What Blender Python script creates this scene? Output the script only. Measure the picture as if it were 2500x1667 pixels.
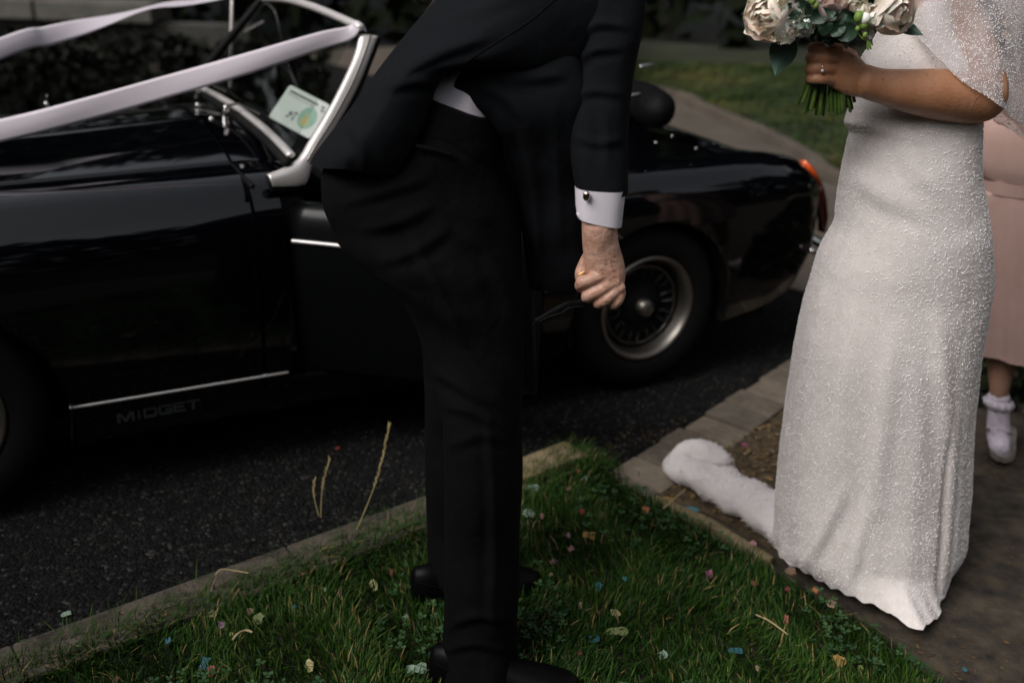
import bpy, bmesh, math, random
import numpy as np
from mathutils import Vector, Matrix

random.seed(7); rng = np.random.default_rng(7)
for o in list(bpy.data.objects): bpy.data.objects.remove(o)
scene = bpy.context.scene
COL = scene.collection

# ---------------------------------------------------------------- camera
CH, PITCH, ROLL, FPX = 1.42, math.radians(22.5), math.radians(2.0), 2430.0
CP = np.array([0, 0, CH])
FW = np.array([0, math.cos(PITCH), -math.sin(PITCH)])
R0 = np.array([1.0, 0, 0]); U0 = np.array([0, math.sin(PITCH), math.cos(PITCH)])
RR = R0 * math.cos(ROLL) + U0 * math.sin(ROLL)
UU = U0 * math.cos(ROLL) - R0 * math.sin(ROLL)
cam = bpy.data.cameras.new('camera'); co = bpy.data.objects.new('camera', cam); COL.objects.link(co)
cam.sensor_width = 36; cam.lens = 36 * FPX / 2500; cam.clip_start = 0.05; cam.clip_end = 300
m = Matrix.Identity(4)
for i in range(3): m[i][0] = RR[i]; m[i][1] = UU[i]; m[i][2] = -FW[i]; m[i][3] = CP[i]
co.matrix_world = m
cam.dof.use_dof = True; cam.dof.focus_distance = 1.86; cam.dof.aperture_fstop = 2.2
scene.camera = co

# ---------------------------------------------------------------- light: overcast evening
SUN_EL, SUN_AZ = math.radians(42), math.radians(232)      # high, from behind the camera's left shoulder
w = bpy.data.worlds.new('World'); scene.world = w; w.use_nodes = True
nt = w.node_tree; nt.nodes.clear()
sky = nt.nodes.new('ShaderNodeTexSky'); sky.sky_type = 'NISHITA'; sky.sun_disc = False
sky.sun_elevation = SUN_EL; sky.sun_rotation = SUN_AZ
sky.air_density = 1.0; sky.dust_density = 4.0; sky.ozone_density = 1.0
hs = nt.nodes.new('ShaderNodeHueSaturation'); hs.inputs['Saturation'].default_value = 0.22
bg = nt.nodes.new('ShaderNodeBackground'); bg.inputs['Strength'].default_value = 0.085
wo = nt.nodes.new('ShaderNodeOutputWorld')
nt.links.new(sky.outputs[0], hs.inputs['Color']); nt.links.new(hs.outputs[0], bg.inputs[0]); nt.links.new(bg.outputs[0], wo.inputs[0])
sl = bpy.data.lights.new('sun', 'SUN'); sl.energy = 1.45; sl.angle = math.radians(35); sl.color = (1.0, 0.945, 0.91)
so = bpy.data.objects.new('sun', sl); COL.objects.link(so)
sd = Vector((math.sin(SUN_AZ) * math.cos(SUN_EL), math.cos(SUN_AZ) * math.cos(SUN_EL), math.sin(SUN_EL)))
so.rotation_euler = sd.to_track_quat('Z', 'Y').to_euler(); so.location = sd * 30

scene.view_settings.view_transform = 'Standard'; scene.view_settings.look = 'None'
scene.view_settings.exposure = 0.62; scene.view_settings.gamma = 1.0
scene.render.engine = 'CYCLES'
scene.cycles.use_denoising = True
scene.cycles.max_bounces = 8; scene.cycles.transparent_max_bounces = 16
scene.cycles.caustics_reflective = False; scene.cycles.caustics_refractive = False

# ---------------------------------------------------------------- helpers
def ray(x, y):
    a, b = x - 1250, y - 833.5
    u = a * math.cos(ROLL) + b * math.sin(ROLL); v = -a * math.sin(ROLL) + b * math.cos(ROLL)
    return FW + R0 * u / FPX - U0 * v / FPX
def P(x, y, Y):                     # the point at world depth Y seen in that direction
    r = ray(x, y); return CP + r * (Y / r[1])
def G(x, y, z=0.0):                 # the point on a level plane
    r = ray(x, y); return CP + r * ((z - CH) / r[2])
CA = math.radians(28.013)
CD = np.array([math.cos(CA), math.sin(CA), 0]); CN = np.array([-math.sin(CA), math.cos(CA), 0]); CO = np.array([-1.3194, 2.0712, 0])
def tocar(p): q = np.asarray(p) - CO; return np.array([q @ CD, q @ CN, q[2]])
def cw(X, Y, Z): return CO + CD * X + CN * Y + np.array([0, 0, Z])
def cy(x, y, Y):                    # on the car's lengthwise plane Y, in car coordinates
    r = ray(x, y); p0 = CO + CN * Y; return tocar(CP + r * (((p0 - CP) @ CN) / (r @ CN)))
def cx(x, y, X):
    r = ray(x, y); p0 = CO + CD * X; return tocar(CP + r * (((p0 - CP) @ CD) / (r @ CD)))

INV = {}
def empty(name, loc, label=None, cat=None, group=None, rotz=0.0, kind=None):
    o = bpy.data.objects.new(name, None); COL.objects.link(o)
    o.location = loc; o.rotation_euler = (0, 0, rotz); o.empty_display_size = 0.1
    INV[o.name] = (Matrix.Translation(Vector(loc)) @ Matrix.Rotation(rotz, 4, 'Z')).inverted()
    tag(o, label, cat, group, kind); return o
def tag(o, label=None, cat=None, group=None, kind=None):
    if label: o['label'] = label
    if cat: o['category'] = cat
    if group: o['group'] = group
    if kind: o['kind'] = kind
    return o
def link(name, me, mat, parent=None, smooth=True, local=False):
    o = bpy.data.objects.new(name, me); COL.objects.link(o)
    if mat is not None:
        me.materials.clear(); me.materials.append(mat)
    if smooth: me.shade_smooth()
    if parent is not None:
        o.parent = parent; INV[o.name] = INV.get(parent.name, Matrix.Identity(4))
        if not local: me.transform(INV[o.name])
    return o
def mk(name, V, F, mat, parent=None, smooth=True, local=False, auto=None):
    me = bpy.data.meshes.new(name)
    me.from_pydata([tuple(map(float, v)) for v in V], [], [tuple(map(int, f)) for f in F]); me.validate()
    o = link(name, me, mat, parent, smooth, local)
    if auto: me.set_sharp_from_angle(angle=math.radians(auto))
    return o
def mesh_np(name, V, F):            # F: (n,k) array
    me = bpy.data.meshes.new(name); k = F.shape[1]
    me.vertices.add(len(V)); me.vertices.foreach_set('co', np.asarray(V, np.float32).ravel())
    me.loops.add(F.size); me.loops.foreach_set('vertex_index', F.astype(np.int32).ravel())
    me.polygons.add(len(F)); me.polygons.foreach_set('loop_start', np.arange(0, F.size, k, dtype=np.int32))
    me.update(calc_edges=True); return me
def join(parts):
    V, F, n = [], [], 0
    for v, f in parts:
        V += [tuple(x) for x in v]; F += [tuple(i + n for i in q) for q in f]; n += len(v)
    return V, F
def loft(rings, cap=True, closed=True):
    n = len(rings[0]); V = [tuple(p) for r in rings for p in r]; F = []
    for i in range(len(rings) - 1):
        for j in range(n if closed else n - 1):
            a = i * n + j; b = i * n + (j + 1) % n
            F.append((a, b, b + n, a + n))
    if cap and closed:
        F.append(tuple(reversed(range(n)))); F.append(tuple((len(rings) - 1) * n + j for j in range(n)))
    return V, F
def catmull(pts, k):
    pts = np.asarray(pts, float); out = []
    for i in range(len(pts) - 1):
        p0 = pts[max(i - 1, 0)]; p1 = pts[i]; p2 = pts[i + 1]; p3 = pts[min(i + 2, len(pts) - 1)]
        for s in range(k):
            t = s / k
            out.append(0.5 * (2 * p1 + (p2 - p0) * t + (2 * p0 - 5 * p1 + 4 * p2 - p3) * t * t + (3 * p1 - p0 - 3 * p2 + p3) * t ** 3))
    out.append(pts[-1]); return np.array(out)
def tube(pts, rad, n=10, k=0, up=(0, 0, 1), flat=1.0, roundcap=True):
    pts = np.asarray(pts, float); rad = np.full(len(pts), rad) if np.isscalar(rad) else np.asarray(rad, float)
    if k: q = catmull(np.c_[pts, rad], k); pts, rad = q[:, :3], q[:, 3]
    if roundcap:
        d0 = pts[0] - pts[1]; d0 = d0 / np.linalg.norm(d0); d1 = pts[-1] - pts[-2]; d1 = d1 / np.linalg.norm(d1)
        pts = np.vstack([pts[0] + d0 * rad[0] * .7, pts[0] + d0 * rad[0] * .45, pts, pts[-1] + d1 * rad[-1] * .45, pts[-1] + d1 * rad[-1] * .7])
        rad = np.concatenate([[rad[0] * .3, rad[0] * .8], rad, [rad[-1] * .8, rad[-1] * .3]])
    T = np.gradient(pts, axis=0); T /= np.linalg.norm(T, axis=1)[:, None] + 1e-9
    u = np.cross(T[0], up)
    if np.linalg.norm(u) < .1: u = np.cross(T[0], (1, 0, 0))
    u /= np.linalg.norm(u); rings = []
    for i in range(len(pts)):
        u = u - T[i] * (u @ T[i]); u /= np.linalg.norm(u) + 1e-9; v = np.cross(T[i], u)
        a = np.linspace(0, 2 * np.pi, n, endpoint=False)
        rings.append(pts[i] + rad[i] * (np.cos(a)[:, None] * u + flat * np.sin(a)[:, None] * v))
    return loft(rings)
def ringpx(a, b, Y, t, n=28, p=2.4):   # an oval section spanning two sight lines at depth Y, t = half thickness
    A = P(a[0], a[1], Y); B = P(b[0], b[1], Y); c = (A + B) / 2; h = (B - A) / 2
    th = np.linspace(0, 2 * np.pi, n, endpoint=False)
    cs = np.sign(np.cos(th)) * np.abs(np.cos(th)) ** (2 / p); sn = np.sign(np.sin(th)) * np.abs(np.sin(th)) ** (2 / p)
    return c + cs[:, None] * h + sn[:, None] * np.array([0, t, 0])
def rows(R, k=4, n=28, p=2.4):         # rows: (x1,y1,x2,y2,Y,t) smoothly interpolated
    q = catmull(R, k); return loft([ringpx((r[0], r[1]), (r[2], r[3]), r[4], r[5], n, p) for r in q])
def box(c, d, R=None):
    V = [np.array([sx * d[0] / 2, sy * d[1] / 2, sz * d[2] / 2]) for sz in (-1, 1) for sy in (-1, 1) for sx in (-1, 1)]
    if R is not None: V = [np.asarray(R) @ v for v in V]
    V = [v + np.asarray(c) for v in V]
    return V, [(0, 2, 3, 1), (4, 5, 7, 6), (0, 1, 5, 4), (2, 6, 7, 3), (0, 4, 6, 2), (1, 3, 7, 5)]
def bevel(o, wd, seg=2):
    bm = bmesh.new(); bm.from_mesh(o.data)
    bmesh.ops.bevel(bm, geom=bm.edges[:], offset=wd, segments=seg, affect='EDGES', profile=.6, clamp_overlap=True)
    bm.to_mesh(o.data); bm.free(); return o
def sphere(c, r, nu=12, nv=8, R=None):
    r = np.array([r, r, r]) if np.isscalar(r) else np.asarray(r); V = []; F = []
    for i in range(nv + 1):
        for j in range(nu):
            t = math.pi * i / nv; p = 2 * math.pi * j / nu
            v = np.array([math.sin(t) * math.cos(p), math.sin(t) * math.sin(p), math.cos(t)]) * r
            V.append((np.asarray(R) @ v if R is not None else v) + np.asarray(c))
    for i in range(nv):
        for j in range(nu):
            F.append((i * nu + j, (i + 1) * nu + j, (i + 1) * nu + (j + 1) % nu, i * nu + (j + 1) % nu))
    return V, F
def lathe(prof, n=48, axis='Y', c=(0, 0, 0), cap=False):
    rings = []
    for k in range(n):
        a = 2 * math.pi * k / n; rings.append([(r * math.cos(a), y, r * math.sin(a)) for r, y in prof])
    V = [np.array(p) + np.asarray(c) for r in rings for p in r]; m_ = len(prof); F = []
    for k in range(n):
        for j in range(m_ - 1):
            F.append((k * m_ + j, k * m_ + j + 1, ((k + 1) % n) * m_ + j + 1, ((k + 1) % n) * m_ + j))
    return V, F
def wavy(V, amp, scale, seed=0, dirs=None):
    V = np.asarray(V, float); r = np.random.default_rng(seed); out = V.copy()
    for _ in range(7):
        k = r.normal(size=3) * scale; d = r.normal(size=3) * amp / 2.6; out += np.sin(V @ k + r.uniform(0, 6.28))[:, None] * d
    return out
def fuse(name, parts, mat, parent=None, voxel=.004, it=4, fac=.5, wave=None):
    V, F = join(parts)
    me = bpy.data.meshes.new(name); me.from_pydata([tuple(map(float, v)) for v in V], [], F)
    o = bpy.data.objects.new(name, me); COL.objects.link(o)
    md = o.modifiers.new('r', 'REMESH'); md.mode = 'VOXEL'; md.voxel_size = voxel; md.use_smooth_shade = True
    if it: ms = o.modifiers.new('s', 'SMOOTH'); ms.iterations = it; ms.factor = fac
    dg = bpy.context.evaluated_depsgraph_get(); m2 = bpy.data.meshes.new_from_object(o.evaluated_get(dg))
    bpy.data.objects.remove(o); bpy.data.meshes.remove(me); m2.name = name
    if wave:
        v = np.empty(len(m2.vertices) * 3, np.float32); m2.vertices.foreach_get('co', v)
        v = wavy(v.reshape(-1, 3), *wave); m2.vertices.foreach_set('co', v.astype(np.float32).ravel()); m2.update()
    return link(name, m2, mat, parent)

def seen(p):                        # the sight-line coordinates of points, the inverse of ray()
    d = np.asarray(p, float) - CP; z = d @ FW; return np.c_[1250 + FPX * (d @ RR) / z, 833.5 - FPX * (d @ UU) / z]
def crease(o, base, lines):         # raises soft cloth folds along lines on the side of a garment
    me = o.data; n = len(me.vertices); v = np.empty(n * 3, np.float32); me.vertices.foreach_get('co', v); v = v.reshape(-1, 3).astype(float)
    nr = np.empty(n * 3, np.float32); me.vertex_normals.foreach_get('vector', nr); nr = nr.reshape(-1, 3).astype(float); W = v + np.asarray(base); uv = seen(W); cc_ = v - v.mean(0); sg_ = np.sign((cc_[:, :2] * nr[:, :2]).sum()); nr *= sg_
    if sg_ < 0: me.flip_normals()
    face = np.clip(-(nr * (W - CP)).sum(1) / np.linalg.norm(W - CP, axis=1) * 3, 0, 1); h = np.zeros(n)
    for pts, amp, wd in lines:
        p = catmull(pts, 6); best = np.full(n, 1e9); s_at = np.zeros(n); sg = np.zeros(n)
        for i in range(len(p) - 1):
            a, d = p[i], p[i + 1] - p[i]; t_ = np.clip(((uv - a) @ d) / (d @ d), 0, 1); q = a + t_[:, None] * d; e = uv - q; dist = np.hypot(e[:, 0], e[:, 1]); k = dist < best
            best[k] = dist[k]; s_at[k] = (i + t_[k]) / (len(p) - 1); sg[k] = np.sign(d[0] * e[k, 1] - d[1] * e[k, 0])
        fade = np.sin(np.pi * np.clip(s_at, .02, .98)) ** .6
        h += amp * fade * (np.exp(-(best / wd) ** 2) - .7 * np.exp(-((best * sg - 1.7 * wd) / (1.2 * wd)) ** 2))
    v += nr * (h * face)[:, None]; me.vertices.foreach_set('co', v.astype(np.float32).ravel()); me.update()
# ---------------------------------------------------------------- materials
def mat(name, col, rough=.6, metal=0., spec=.5, var=None, scale=20., detail=4., bump=0., bscale=60., coat=0., coatr=.03, sheen=0., sss=0., rvar=0., vor=None):
    mm = bpy.data.materials.new(name); mm.use_nodes = True; t = mm.node_tree; b = t.nodes['Principled BSDF']
    b.inputs['Base Color'].default_value = (*col, 1); b.inputs['Roughness'].default_value = rough
    b.inputs['Metallic'].default_value = metal; b.inputs['Specular IOR Level'].default_value = spec
    if coat: b.inputs['Coat Weight'].default_value = coat; b.inputs['Coat Roughness'].default_value = coatr
    if sheen: b.inputs['Sheen Weight'].default_value = sheen; b.inputs['Sheen Roughness'].default_value = .5
    if sss:
        b.inputs['Subsurface Weight'].default_value = sss; b.inputs['Subsurface Radius'].default_value = (1, .35, .2); b.inputs['Subsurface Scale'].default_value = .006
    tc = t.nodes.new('ShaderNodeTexCoord')
    if var is not None:
        no = t.nodes.new('ShaderNodeTexNoise'); no.inputs['Scale'].default_value = scale; no.inputs['Detail'].default_value = detail; no.inputs['Roughness'].default_value = .65
        t.links.new(tc.outputs['Object'], no.inputs['Vector'])
        cr = t.nodes.new('ShaderNodeValToRGB'); cr.color_ramp.elements[0].position = .33; cr.color_ramp.elements[1].position = .67
        cr.color_ramp.elements[0].color = (*col, 1); cr.color_ramp.elements[1].color = (*var, 1)
        t.links.new(no.outputs[0], cr.inputs[0]); t.links.new(cr.outputs[0], b.inputs['Base Color'])
        if rvar:
            mr = t.nodes.new('ShaderNodeMapRange'); mr.inputs['To Min'].default_value = rough - rvar; mr.inputs['To Max'].default_value = rough + rvar
            t.links.new(no.outputs[0], mr.inputs[0]); t.links.new(mr.outputs[0], b.inputs['Roughness'])
    if bump:
        n2 = t.nodes.new('ShaderNodeTexNoise'); n2.inputs['Scale'].default_value = bscale; n2.inputs['Detail'].default_value = 5
        t.links.new(tc.outputs['Object'], n2.inputs['Vector'])
        bp = t.nodes.new('ShaderNodeBump'); bp.inputs['Strength'].default_value = min(bump, 1); bp.inputs['Distance'].default_value = .004 * max(1, bump)
        t.links.new(n2.outputs[0], bp.inputs['Height']); t.links.new(bp.outputs[0], b.inputs['Normal'])
    return mm
def nodes(mm): return mm.node_tree, mm.node_tree.nodes['Principled BSDF']
def attr_mat(name, stops, rough=.6, spec=.3, sss=0.):
    mm = mat(name, (.1, .1, .1), rough, spec=spec); t, b = nodes(mm)
    at = t.nodes.new('ShaderNodeAttribute'); at.attribute_name = 'tint'
    cr = t.nodes.new('ShaderNodeValToRGB'); el = cr.color_ramp.elements
    while len(el) < len(stops): el.new(.5)
    for e, (p_, c) in zip(el, stops): e.position = p_; e.color = (*c, 1)
    t.links.new(at.outputs['Fac'], cr.inputs[0]); t.links.new(cr.outputs[0], b.inputs['Base Color']); return mm
def tint(me, vals):
    a = me.attributes.new('tint', 'FLOAT', 'POINT'); a.data.foreach_set('value', np.asarray(vals, np.float32))

M = {}
M['paint'] = mat('car_paint', (.0012, .0014, .0024), .4, spec=0., coat=1., coatr=.05); M['paint'].node_tree.nodes['Principled BSDF'].inputs['Coat IOR'].default_value = 1.6
M['rubber'] = mat('rubber', (.004, .004, .004), .75, spec=.2)
M['black'] = mat('black_trim', (.003, .003, .003), .6, spec=.15)
M['chrome'] = mat('chrome', (.62, .61, .60), .16, metal=1.)
M['alloy'] = mat('brushed_alloy', (.80, .76, .74), .42, metal=.55, bump=.03, bscale=400)
M['rim'] = mat('rim_lip', (.27, .25, .225), .42, metal=1.)
M['leather'] = mat('leather', (.0022, .0022, .0025), .6, spec=.12, bump=.3, bscale=300)
M['suit'] = mat('suit_wool', (.0056, .0065, .0082), .9, spec=.12, bump=3.5, bscale=7)
M['trouser'] = mat('trouser_wool', (.0036, .0036, .0038), .9, spec=.08, bump=4, bscale=9)
M['shirt'] = mat('white_cotton', (.74, .70, .76), .8, bump=.15, bscale=500)
M['satin'] = mat('satin_ribbon', (.70, .64, .70), .38, spec=.4, sheen=.2)
M['shoe'] = mat('polished_leather', (.0018, .0018, .002), .42, spec=.10)
M['asphalt'] = mat('asphalt', (.022, .021, .020), .85, spec=.12)
t, b = nodes(M['asphalt'])
tc = t.nodes.new('ShaderNodeTexCoord'); vo = t.nodes.new('ShaderNodeTexVoronoi'); vo.inputs['Scale'].default_value = 130
wn = t.nodes.new('ShaderNodeTexNoise'); wn.inputs['Scale'].default_value = 35; wn.inputs['Detail'].default_value = 6
t.links.new(tc.outputs['Object'], vo.inputs['Vector']); t.links.new(tc.outputs['Object'], wn.inputs['Vector'])
cr = t.nodes.new('ShaderNodeValToRGB'); e = cr.color_ramp.elements
e[0].position = 0; e[0].color = (.004, .004, .004, 1); e[1].position = .93; e[1].color = (.026, .025, .024, 1)
x = e.new(.5); x.color = (.010, .010, .010, 1); x = e.new(1.0); x.color = (.10, .095, .088, 1)
sp = t.nodes.new('ShaderNodeSeparateColor'); t.links.new(vo.outputs['Color'], sp.inputs[0]); t.links.new(sp.outputs[0], cr.inputs[0])
mx = t.nodes.new('ShaderNodeMix'); mx.data_type = 'RGBA'; mx.blend_type = 'MULTIPLY'; mx.inputs[0].default_value = .6
t.links.new(cr.outputs[0], mx.inputs[6]); t.links.new(wn.outputs[0], mx.inputs[7]); t.links.new(mx.outputs[2], b.inputs['Base Color'])
bp = t.nodes.new('ShaderNodeBump'); bp.inputs['Strength'].default_value = .9; bp.inputs['Distance'].default_value = .006; bp.invert = True
t.links.new(vo.outputs['Distance'], bp.inputs['Height']); t.links.new(bp.outputs[0], b.inputs['Normal'])
M['path'] = mat('worn_path', (.009, .0075, .006), .95, var=(.078, .060, .039), scale=15, detail=12, bump=1., bscale=70)
M['soil'] = mat('leaf_soil', (.035, .024, .014), .95, var=(.14, .10, .055), scale=34, detail=8, bump=1.5, bscale=60)
M['concrete'] = mat('kerb_concrete', (.026, .021, .015), .92, var=(.125, .105, .08), scale=16, detail=10, bump=1., bscale=120)
M['sett'] = mat('sett_stone', (.10, .08, .06), .9, var=(.18, .15, .115), scale=18, detail=8, bump=.8, bscale=90)
M['sett_pale'] = mat('pale_sett_stone', (.14, .11, .08), .9, var=(.23, .19, .145), scale=22, detail=9, bump=.8, bscale=80)
M['mossy'] = mat('mossy_stone', (.15, .115, .055), .9, var=(.26, .20, .115), scale=25, detail=9, bump=1., bscale=80)
M['pave'] = mat('pavement', (.06, .048, .036), .9, var=(.10, .082, .062), scale=3, detail=8, bump=.5, bscale=90)
M['coping'] = mat('coping_stone', (.06, .058, .048), .9, var=(.11, .105, .09), scale=6, detail=9, bump=1., bscale=40)
M['wallstone'] = mat('wall_stone', (.03, .03, .025), .95, var=(.06, .058, .05), scale=5, detail=8, bump=1., bscale=30)
M['turf'] = mat('turf', (.006, .011, .003), .95, var=(.016, .017, .007), scale=30, detail=6)
M['lawn'] = mat('far_lawn', (.006, .013, .003), .95, var=(.028, .030, .009), scale=1.6, detail=6, bump=1., bscale=60)
M['grass'] = attr_mat('grass_blade', [(0, (.006, .024, .002)), (.5, (.024, .072, .007)), (.8, (.07, .118, .014)), (.93, (.12, .115, .026)), (1, (.26, .19, .075))], .6, .2)
M['lawn_blade'] = attr_mat('lawn_blade', [(0, (.008, .020, .003)), (.45, (.028, .055, .009)), (.8, (.085, .085, .020)), (1, (.15, .115, .035))], .6, .2)
M['clover'] = attr_mat('clover_leaf', [(0, (.012, .045, .014)), (1, (.05, .11, .035))], .6)
M['dead'] = attr_mat('dead_leaf', [(0, (.05, .03, .012)), (.6, (.17, .10, .04)), (1, (.32, .22, .11))], .8)
M['hedge'] = attr_mat('dark_leaf', [(0, (.0025, .0042, .0015)), (.85, (.007, .011, .004)), (1, (.022, .026, .012))], .8, .08)
M['ivy'] = attr_mat('ivy_leaf', [(0, (.003, .004, .0025)), (.97, (.005, .0065, .004)), (1, (.011, .012, .009))], .8, .06)
M['bark'] = mat('bark', (.03, .024, .018), .95, var=(.06, .05, .04), scale=12, bump=1.5, bscale=20)
M['straw'] = mat('dry_straw', (.38, .30, .15), .8)
M['seed'] = mat('grass_seed', (.30, .25, .10), .8, var=(.42, .34, .16), scale=90)
M['tan'] = mat('tanned_skin', (.42, .19, .095), .46, var=(.52, .26, .145), scale=16, sss=.12, bump=.3, bscale=160)
M['skin'] = mat('weathered_skin', (.46, .235, .16), .48, var=(.60, .385, .295), scale=38, sss=.12, bump=.7, bscale=95)
M['girlskin'] = mat('girl_skin', (.34, .19, .13), .55, sss=.1)
for key, thr, dens in (('skin', .62, 95), ('tan', .80, 60)):       # freckles
    t, b = nodes(M[key]); src = b.inputs['Base Color'].links[0].from_socket
    tc = t.nodes.new('ShaderNodeTexCoord'); v = t.nodes.new('ShaderNodeTexVoronoi'); v.inputs['Scale'].default_value = dens * 2
    n_ = t.nodes.new('ShaderNodeTexNoise'); n_.inputs['Scale'].default_value = 12
    t.links.new(tc.outputs['Object'], v.inputs['Vector']); t.links.new(tc.outputs['Object'], n_.inputs['Vector'])
    s_ = t.nodes.new('ShaderNodeSeparateColor'); t.links.new(v.outputs['Color'], s_.inputs[0])
    g = t.nodes.new('ShaderNodeMath'); g.operation = 'GREATER_THAN'; g.inputs[1].default_value = thr + .12; t.links.new(s_.outputs[0], g.inputs[0])
    g2 = t.nodes.new('ShaderNodeMapRange'); g2.inputs['From Min'].default_value = .5; g2.inputs['From Max'].default_value = .2; t.links.new(v.outputs['Distance'], g2.inputs[0])
    g3 = t.nodes.new('ShaderNodeMapRange'); g3.inputs['From Min'].default_value = .42; g3.inputs['From Max'].default_value = .6; g3.inputs['To Max'].default_value = .6; t.links.new(n_.outputs[0], g3.inputs[0])
    a1 = t.nodes.new('ShaderNodeMath'); a1.operation = 'MULTIPLY'; t.links.new(g.outputs[0], a1.inputs[0]); t.links.new(g2.outputs[0], a1.inputs[1])
    a2 = t.nodes.new('ShaderNodeMath'); a2.operation = 'MULTIPLY'; t.links.new(a1.outputs[0], a2.inputs[0]); t.links.new(g3.outputs[0], a2.inputs[1])
    mx = t.nodes.new('ShaderNodeMix'); mx.data_type = 'RGBA'; t.links.new(a2.outputs[0], mx.inputs[0]); t.links.new(src, mx.inputs[6])
    mx.inputs[7].default_value = (.14, .06, .03, 1); t.links.new(mx.outputs[2], b.inputs['Base Color'])
M['dress'] = mat('dress_tulle', (.71, .65, .62), .85, var=(.80, .74, .71), scale=45, detail=7, bump=.15, bscale=500)
M['pearl'] = mat('pearl_bead', (.92, .89, .88), .14, spec=1.)
M['fluff'] = mat('fluffy_tulle', (.72, .67, .66), .95, var=(.80, .75, .74), scale=30, bump=.6, bscale=120)
M['pink'] = mat('pink_crepe', (.42, .275, .235), .85, var=(.47, .31, .27), scale=8, bump=.2, bscale=200)
M['sock'] = mat('white_sock', (.62, .56, .64), .9, bump=.6, bscale=200)
M['silver'] = mat('silver_shoe', (.62, .56, .50), .36, metal=.7)
M['hair'] = mat('light_brown_hair', (.17, .105, .055), .6, var=(.30, .20, .11), scale=60)
M['darkhair'] = mat('dark_hair', (.02, .013, .01), .5)
M['cream'] = mat('cream_petal', (.90, .82, .66), .6, var=(.93, .88, .76), scale=40, sss=.35)
M['blush'] = mat('blush_petal', (.93, .79, .67), .6, var=(.94, .86, .77), scale=40, sss=.35)
M['rosepink'] = mat('pink_petal', (.90, .62, .57), .6, var=(.92, .74, .70), scale=40, sss=.35)
M['ivory'] = mat('ivory_petal', (.93, .89, .79), .6, var=(.94, .92, .85), scale=40, sss=.35)
M['euca'] = mat('eucalyptus_leaf', (.014, .040, .020), .5, var=(.028, .066, .036), scale=30, bump=.2, bscale=150)
M['euclight'] = mat('eucalyptus_pale_leaf', (.055, .11, .078), .55, var=(.075, .14, .10), scale=30, bump=.2, bscale=150)
M['bud'] = mat('green_bud', (.16, .26, .045), .5)
M['stem'] = mat('flower_stem', (.035, .085, .018), .4, var=(.10, .17, .03), scale=25)
M['gold'] = mat('warm_silver', (.75, .62, .50), .15, metal=1.)
M['brass'] = mat('brass', (.75, .45, .18), .3, metal=1.)
M['orange'] = mat('orange_lens', (.75, .10, .01), .2, coat=1.)
M['redlens'] = mat('dark_red_lens', (.06, .006, .005), .15, coat=1.)
M['redpaint'] = mat('red_paint', (.08, .006, .006), .3, coat=.6)
M['dull'] = mat('dull_door_paint', (.0016, .002, .0026), .5, spec=.08, coat=.3, coatr=.22)
M['spoke'] = mat('spoke_paint', (.018, .017, .016), .4)
M['badge'] = mat('badge_letter', (.032, .035, .036), .45)
M['card'] = mat('white_card', (.84, .84, .82), .7, var=(.80, .81, .80), scale=25)
M['cardgreen'] = mat('green_print', (.32, .50, .42), .7, var=(.42, .60, .48), scale=90)
M['cardyellow'] = mat('yellow_print', (.75, .56, .22), .7, var=(.62, .55, .28), scale=120)
M['cardink'] = mat('grey_print', (.22, .22, .22), .7)
gl = bpy.data.materials.new('windscreen_glass'); gl.use_nodes = True; t = gl.node_tree; t.nodes.clear()
o_ = t.nodes.new('ShaderNodeOutputMaterial'); mxs = t.nodes.new('ShaderNodeMixShader'); tr = t.nodes.new('ShaderNodeBsdfTransparent'); g_ = t.nodes.new('ShaderNodeBsdfGlossy'); lw = t.nodes.new('ShaderNodeLayerWeight'); lw.inputs[0].default_value = .5; pw = t.nodes.new('ShaderNodeMath'); pw.operation = 'POWER'; pw.inputs[1].default_value = 5; fr = t.nodes.new('ShaderNodeMath'); fr.operation = 'MULTIPLY_ADD'; fr.inputs[1].default_value = .7; fr.inputs[2].default_value = .03; t.links.new(lw.outputs['Facing'], pw.inputs[0]); t.links.new(pw.outputs[0], fr.inputs[0])
tr.inputs[0].default_value = (.80, .86, .82, 1); g_.inputs['Roughness'].default_value = .02
t.links.new(fr.outputs[0], mxs.inputs[0]); t.links.new(tr.outputs[0], mxs.inputs[1]); t.links.new(g_.outputs[0], mxs.inputs[2]); t.links.new(mxs.outputs[0], o_.inputs[0])
M['glass'] = gl
def sheer(name, col, a):
    s = bpy.data.materials.new(name); s.use_nodes = True; t = s.node_tree; b = t.nodes['Principled BSDF']
    b.inputs['Base Color'].default_value = (*col, 1); b.inputs['Roughness'].default_value = .8; b.inputs['Alpha'].default_value = a
    tc = t.nodes.new('ShaderNodeTexCoord'); no = t.nodes.new('ShaderNodeTexNoise'); no.inputs['Scale'].default_value = 25; no.inputs['Detail'].default_value = 6
    mr = t.nodes.new('ShaderNodeMapRange'); mr.inputs['From Min'].default_value = .3; mr.inputs['From Max'].default_value = .7; mr.inputs['To Min'].default_value = a - .13; mr.inputs['To Max'].default_value = a + .13
    t.links.new(tc.outputs['Object'], no.inputs['Vector']); t.links.new(no.outputs[0], mr.inputs[0]); t.links.new(mr.outputs[0], b.inputs['Alpha']); return s
M['sheer'] = sheer('sheer_tulle', (.72, .67, .67), .46)

# ================================================================ SETTING
mk('road', [(-60, -20, 0), (60, -20, 0), (60, 100, 0), (-60, 100, 0)], [(0, 1, 2, 3)], M['asphalt'], smooth=False)['kind'] = 'structure'

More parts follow.
